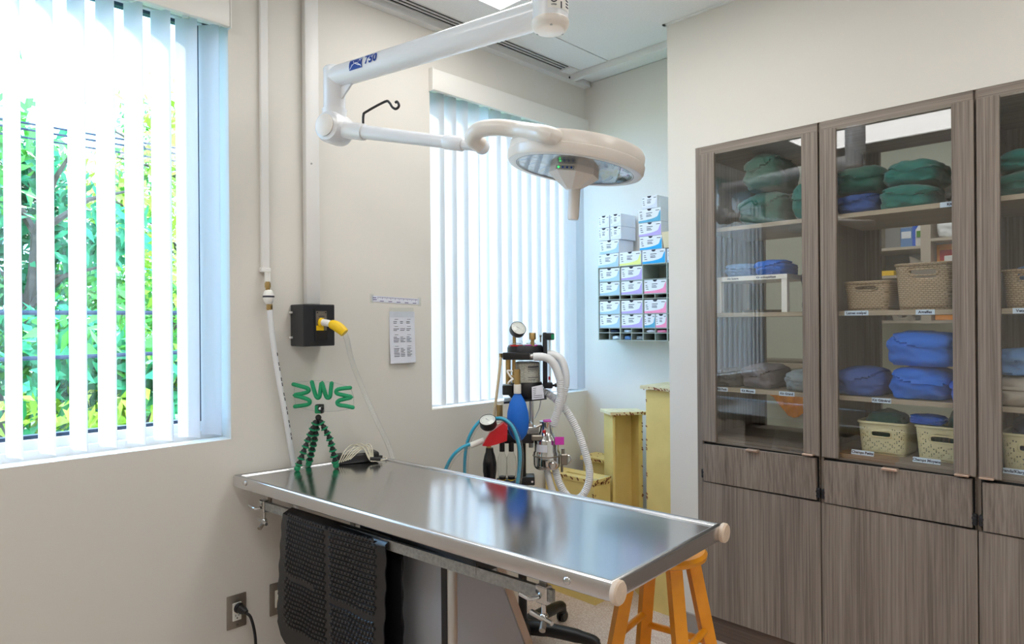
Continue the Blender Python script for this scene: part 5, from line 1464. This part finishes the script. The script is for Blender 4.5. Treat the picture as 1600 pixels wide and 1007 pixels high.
def gauge(c, nrm, r, thick, name='pressure_gauge'):
    c = Vector(c); nrm = Vector(nrm).normalized()
    m = MB(); m.lathe([(0, -thick), (r * .9, -thick), (r, -thick * .8), (r, 0), (r * .93, .003), (r * .93, -.001), (0, -.001)], c, nrm, 30); g = m.build(name, 'black_plastic', t, local=True)
    MB().lathe([(r * .92, 0), (0, .0005)], c, nrm, 30).build('dial', 'off_white_plastic', g, local=True)
    e1 = Vector((0, 0, 1)).cross(nrm).normalized(); e2 = nrm.cross(e1); o = c + nrm * .0012
    tk = MB()
    for k in range(21):
        a = math.radians(225 - 270 * k / 20); d = e1 * math.cos(a) + e2 * math.sin(a); s = d.cross(nrm) * .0005; r0 = .62 if k % 5 == 0 else .70
        tk.add([o + d * r * r0 - s, o + d * r * .8 - s, o + d * r * .8 + s, o + d * r * r0 + s], [(0, 1, 2, 3)])
    tag(tk.build('dial_marks', 'ink', g, local=True), kind='stuff')
    d = (e1 * .5 + e2 * -.4).normalized(); s = d.cross(nrm) * .0009; p = o + nrm * .0008
    MB().add([p - d * r * .3 - s, p + d * r * .6, p - d * r * .3 + s], [(0, 1, 2)]).build('needle', 'ink', g, local=True)
    MB().lathe([(r * .92, .003), (r * .6, .006), (0, .007)], c, nrm, 26).build('crystal', 'clear_plastic', g, local=True)
gauge((xx(809.5), -.035, zz(512)), (.30, -.78, .55), .036, .030)
m = MB(); m.lathe([(.010, 0), (.010, .022), (.008, .024), (.008, .03), (.0155, .034), (.0155, .060), (.014, .063), (0, .063)], (xx(831), -.04, zz(541)), n=18); m.build('relief_valve', 'brass', t, local=True)
# flowmeter
m = MB(); m.bbox(xx(847), xx(854), -.03, .02, zz(603), zz(519), .006, 2); m.bbox(xx(849), xx(865), -.03, .01, zz(531), zz(520), .005, 2); m.bbox(xx(848), xx(862), -.03, .01, zz(606), zz(597), .005, 2); fm = m.build('flowmeter', 'black_metal', t, local=True)
MB().cyl((xx(858), -.015, zz(598)), (xx(858), -.015, zz(530)), .009, n=18).build('flow_tube', 'clear_plastic', fm, local=True)
MB().cyl((xx(858), -.015, zz(597)), (xx(858), -.015, zz(531)), .003, n=10).build('flow_core', 'white_pvc', fm, local=True)
MB().cyl((xx(857), -.016, zz(593)), (xx(857), -.016, zz(588)), .0045, n=10).build('float_ball', 'red_plastic', fm, local=True)
MB().box(xx(860), xx(864.5), -.032, -.029, zz(529.5), zz(522)).build('name_plate', 'tripod_green', fm, local=True)
m = MB(); m.lathe([(.005, 0), (.005, .012), (.009, .013), (.009, .026), (0, .027)], (xx(861), -.012, zz(602)), (1, -.2, .1), 14); m.build('flow_knob', 'black_plastic', fm, local=True)
m = MB(); m.cyl((xx(844), -.01, zz(534)), (xx(844), -.01, zz(525)), .0035, n=10); m.ball((xx(844), -.01, zz(524.5)), .006, 10); m.build('toggle', 'plate_steel', fm, local=True)
# notice tag on the absorber
m = MB(); m.hexa([(xx(829), -.084, zz(621)), (xx(848), -.060, zz(620)), (xx(848), -.059, zz(620)), (xx(829), -.083, zz(621)), (xx(829), -.072, zz(602)), (xx(846), -.054, zz(599)), (xx(846), -.053, zz(599)), (xx(829), -.071, zz(602))]); tg_ = m.build('instruction_tag', 'paper', t, local=True)
f = MB()
for k in range(6):
    a = (k + .6) / 7; z0 = zz(620) * (1 - a) + zz(600.5) * a; y = -.0855 * (1 - a) + -.0735 * a
    f.add([(xx(831), y + .003, z0), (xx(845), y + .021, z0 + .001), (xx(845), y + .021, z0 + .003), (xx(831), y + .003, z0 + .002)], [(0, 1, 2, 3)])
tag(f.build('printed_text', 'ink', tg_, local=True), kind='stuff')
# breathing bag
m = MB(); m.cyl((xx(807), -.10, zz(597)), (xx(807), -.10, zz(574)), .014, n=18); m.cyl((xx(795), -.075, zz(586)), (xx(807), -.10, zz(586)), .008, n=12); m.build('bag_elbow', 'brass', t, local=True)
m = MB(); m.lathe([(.0165, 0), (.0165, .038), (.015, .04), (0, .04)], (xx(807), -.10, zz(610.5)), n=18); m.build('bag_neck', 'off_white_plastic', t, local=True)
pf = [(.012, 0), (.018, -.012), (.036, -.045), (.046, -.085), (.049, -.120), (.046, -.155), (.036, -.185), (.020, -.206), (.006, -.213), (0, -.214)]
m = MB(); m.lathe(pf, (0, 0, 0), n=28); bag = m
for v in bag.v: 
    v.y = v.y * .62; c = v.z; v.x += xx(807) - c * .012; v.y += -.10; v.z += zz(609)
bag.build('breathing_bag', 'bag_blue', t, local=True, sharp=60)
m = MB(); m.tube(smooth([(xx(800), -.10, zz(577)), (xx(792), -.105, zz(576)), (xx(796), -.112, zz(584)), (xx(800), -.11, zz(588))], 5), .004, 8); m.tube(smooth([(xx(801), -.11, zz(588)), (xx(795), -.115, zz(592)), (xx(793), -.112, zz(595))], 5), .004, 8); m.build('bag_clip', 'off_white_plastic', t, local=True)
# thin green gas line
m = MB(); m.tube(smooth([(xx(782), -.03, zz(554)), (xx(780), -.04, zz(575)), (xx(775), -.045, zz(615)), (xx(771), -.03, zz(650)), (xx(776), -.01, zz(672))], 6), .0065, 10); m.build('gas_line', 'beige_plastic', t, local=True)
MB().cyl((xx(782), -.03, zz(558)), (xx(782), -.03, zz(551)), .008, n=12).build('gas_line_nut', 'brass', t, local=True)
MB().cyl((xx(779.5), -.035, zz(650)), (xx(779.5), -.035, zz(630)), .0145, n=18).build('brass_valve', 'brass', t, local=True)
m = MB(); m.tube(smooth([(xx(845), .03, zz(618)), (xx(842), .04, zz(640)), (xx(834), .03, zz(655))], 5), .003, 8); m.build('sensing_line', 'white_hose', t, local=True)
# white corrugated breathing hoses
def hose(pts, r=.0165, mat='white_hose', name='corrugated_hose', pitch=.0085):
    m = MB(); corrugated(m, pts, r, pitch, 14, .08); return m.build(name, mat, t, local=True, sharp=60)
def smooth_end(pts, r=.0195):
    m = MB(); m.tube(smooth(pts, 5), r, 14); m.build('hose_cuff', 'white_hose', t, local=True)
smooth_end([(xx(832), -.070, zz(556)), (xx(846), -.075, zz(556)), (xx(858), -.078, zz(561)), (xx(866), -.078, zz(573)), (xx(872), -.075, zz(590))], .0180)
hose([(xx(872), -.075, zz(590)), (xx(873), -.072, zz(610)), (xx(869), -.066, zz(635)), (xx(862), -.05, zz(662))])
smooth_end([(xx(850), .00, zz(553)), (xx(864), -.02, zz(554)), (xx(876), -.03, zz(563)), (xx(882), -.032, zz(585)), (xx(881), -.032, zz(602))], .0180)
hose([(xx(881), -.032, zz(602)), (xx(877), -.036, zz(622)), (xx(868), -.03, zz(645)), (xx(860), -.02, zz(664))])
hose([(xx(843), .02, zz(610)), (xx(862), .01, zz(620)), (xx(882), -.01, zz(640)), (xx(899), -.03, zz(670)), (xx(911), -.045, zz(705)), (xx(917), -.05, zz(735)), (xx(913), -.05, zz(758)), (xx(901), -.05, zz(774)), (xx(884), -.045, zz(772)), (xx(871), -.04, zz(752)), (xx(864), -.03, zz(728))], .0165)
hose([(xx(851), -.03, zz(728)), (xx(856), -.05, zz(750)), (xx(864), -.06, zz(775)), (xx(872), -.06, zz(800)), (xx(868), -.05, zz(830)), (xx(850), -.04, zz(838)), (xx(830), -.03, zz(820)), (xx(822), -.02, zz(790))], .0150)
# steel vaporiser
VC = (xx(851.5), -.03)
m = MB(); m.lathe([(0, zz(729)), (.050, zz(729)), (.058, zz(726)), (.060, zz(722)), (.060, zz(704)), (.055, zz(701)), (.055, zz(686)), (.052, zz(683)), (.036, zz(677)), (.030, zz(671)), (.027, zz(664)), (.031, zz(659)), (.031, zz(656)), (0, zz(655.5))], (VC[0], VC[1], 0), n=36); vap = m.build('vaporiser', 'chrome', t, local=True)
MB().lathe([(.0315, 0), (.0315, .004), (0, .005)], (xx(857), VC[1], zz(656)), n=24).build('vaporiser_lid', 'magenta', vap, local=True)
MB().lathe([(.0605, 0), (.063, .001), (.063, .005), (.0605, .006)], (VC[0], VC[1], zz(710)), n=36).build('vaporiser_band', 'plate_steel', vap, local=True)
m = MB()
for i in range(6):
    a0, a1 = -.95 + i * .16, -.95 + (i + 1) * .16
    g_ = lambda a, z: Vector((VC[0] + .0558 * math.sin(a), VC[1] - .0558 * math.cos(a), z))
    m.add([g_(a0, zz(702)), g_(a1, zz(702)), g_(a1, zz(690)), g_(a0, zz(690))], [(0, 1, 2, 3)])
m.build('vaporiser_label', 'paper', vap, local=True)
m = MB(); m.bbox(xx(863), xx(877), -.098, -.094, zz(689), zz(677), .001, 1); m.build('pink_tag', 'magenta', t, local=True)
m = MB(); m.lathe([(.012, 0), (.014, .002), (.014, .008), (.011, .011), (0, .011)], (xx(860), -.092, zz(720)), (0, -1, 0), 20); m.lathe([(.020, 0), (.020, .003), (.016, .004)], (xx(860), -.088, zz(720)), (0, -1, 0), 20); m.build('filler_cap', 'chrome', vap, local=True)
m = MB(); m.bbox(xx(828), xx(845), -.075, .01, zz(684), zz(676), .003, 1); m.build('vaporiser_bracket', 'plate_steel', t, local=True)
m = MB(); m.bbox(xx(822), xx(840), -.05, .0, zz(676), zz(664), .004, 1); m.cyl((xx(826), -.05, zz(662)), (xx(826), -.03, zz(660)), .012, n=14); m.cyl((xx(835), -.055, zz(664)), (xx(844), -.05, zz(660)), .006, n=12); m.build('mount_valve', 'chrome', t, local=True)
MB().ball((xx(847), -.075, zz(670)), .0072, 12).build('red_knob', 'red_plastic', t, local=True)
m = MB(); m.bbox(xx(873), xx(884), -.045, -.02, zz(724), zz(707), .004, 1); m.cyl((xx(877), -.032, zz(707)), (xx(877), -.032, zz(699)), .008, n=14); m.cyl((xx(875), -.032, zz(735)), (xx(875), -.032, zz(724)), .006, n=12); dv = m.build('drain_valve', 'plate_steel', t, local=True)
MB().tube(smooth([(xx(884), -.035, zz(709)), (xx(888), -.037, zz(711)), (xx(889), -.037, zz(717)), (xx(885), -.035, zz(722))], 5), .003, 8).build('valve_loop', 'chrome', dv, local=True)
# resuscitator bellows block at the left: gauge, red housing, black bellows
m = MB(); q = [(xx(755), zz(683)), (xx(766), zz(664)), (xx(786), zz(650)), (xx(792), zz(655)), (xx(791), zz(676)), (xx(776), zz(681)), (xx(764), zz(684))]
m.prism([(a, b) for a, b in q], -.20, -.13, 1); m.build('red_housing', 'red_plastic', t, local=True)
gauge((xx(763) , -.205, zz(645)), (-.10, -.55, .82), .036, .034)
MB().lathe([(.010, 0), (.010, .025)], (xx(764), -.165, zz(690)), n=16).build('bellows_nut', 'brass', t, local=True)
m = MB(); pf = [(.016, 0), (.018, -.018), (.024, -.035), (.030, -.065), (.030, -.100), (.026, -.125), (.024, -.155), (.028, -.20), (.02, -.21), (0, -.21)]
m.lathe(pf, (xx(765), -.165, zz(688)), n=12); m.build('bellows', 'rubber', t, local=True)
m = MB(); m.tube(smooth([(xx(757), -.165, zz(677)), (xx(748), -.170, zz(680)), (xx(737), -.175, zz(684))], 4), .0125, 14); m.build('white_connector', 'off_white_plastic', t, local=True)
# blue striped breathing circuit
def blue_hose(pts, r=.0125):
    m = MB(); corrugated(m, pts, r, .007, 12, .09); o = m.build('circuit_hose', 'clear_hose', t, local=True, sharp=60)
    m = MB(); corrugated(m, [Vector(p) + Vector((-.003, -.004, .004)) for p in pts], r * .60, .007, 10, .1); m.build('blue_liner', 'tube_blue', o, local=True, sharp=60)
blue_hose([(xx(738), -.175, zz(683)), (xx(724), -.18, zz(689)), (xx(710), -.18, zz(703)), (xx(699), -.17, zz(728)), (xx(695), -.15, zz(760)), (xx(705), -.13, zz(800)), (xx(735), -.12, zz(815)), (xx(765), -.12, zz(800))])
blue_hose([(xx(768), -.10, zz(646)), (xx(752), -.11, zz(652)), (xx(738), -.12, zz(670)), (xx(730), -.12, zz(695)), (xx(728), -.11, zz(735)), (xx(732), -.10, zz(780)), (xx(750), -.09, zz(805))], .0120)
blue_hose([(xx(772), -.12, zz(649)), (xx(785), -.14, zz(648)), (xx(798), -.16, zz(656)), (xx(807), -.17, zz(675)), (xx(811), -.17, zz(700)), (xx(808), -.16, zz(735)), (xx(802), -.15, zz(770)), (xx(796), -.14, zz(800))], .0135)
# clear bottles hanging below the block
for px in (783, 797):
    m = MB(); m.lathe([(.011, 0), (.011, -.035), (.020, -.055), (.024, -.10), (.018, -.14), (.012, -.15), (.012, -.17), (0, -.17)], (xx(px), -.07, zz(690)), n=18); b_ = m.build('clear_trap', 'clear_hose', t, local=True)
    MB().lathe([(.016, 0), (.016, .012), (0, .013)], (xx(px), -.07, zz(742)), n=18).build('trap_cap', 'black_plastic', b_, local=True)
    MB().lathe([(.017, 0), (.018, .002), (.017, .004)], (xx(px), -.07, zz(744)), n=18).build('trap_ring', 'yellow_plastic', b_, local=True)
    MB().cyl((xx(px), -.07, zz(700)), (xx(px), -.07, zz(686)), .012, n=14).build('trap_neck', 'black_plastic', b_, local=True)
m = MB(); m.bbox(xx(774), xx(812), -.09, -.03, zz(756), zz(743), .005, 1); m.build('trap_tray', 'black_metal', t, local=True)
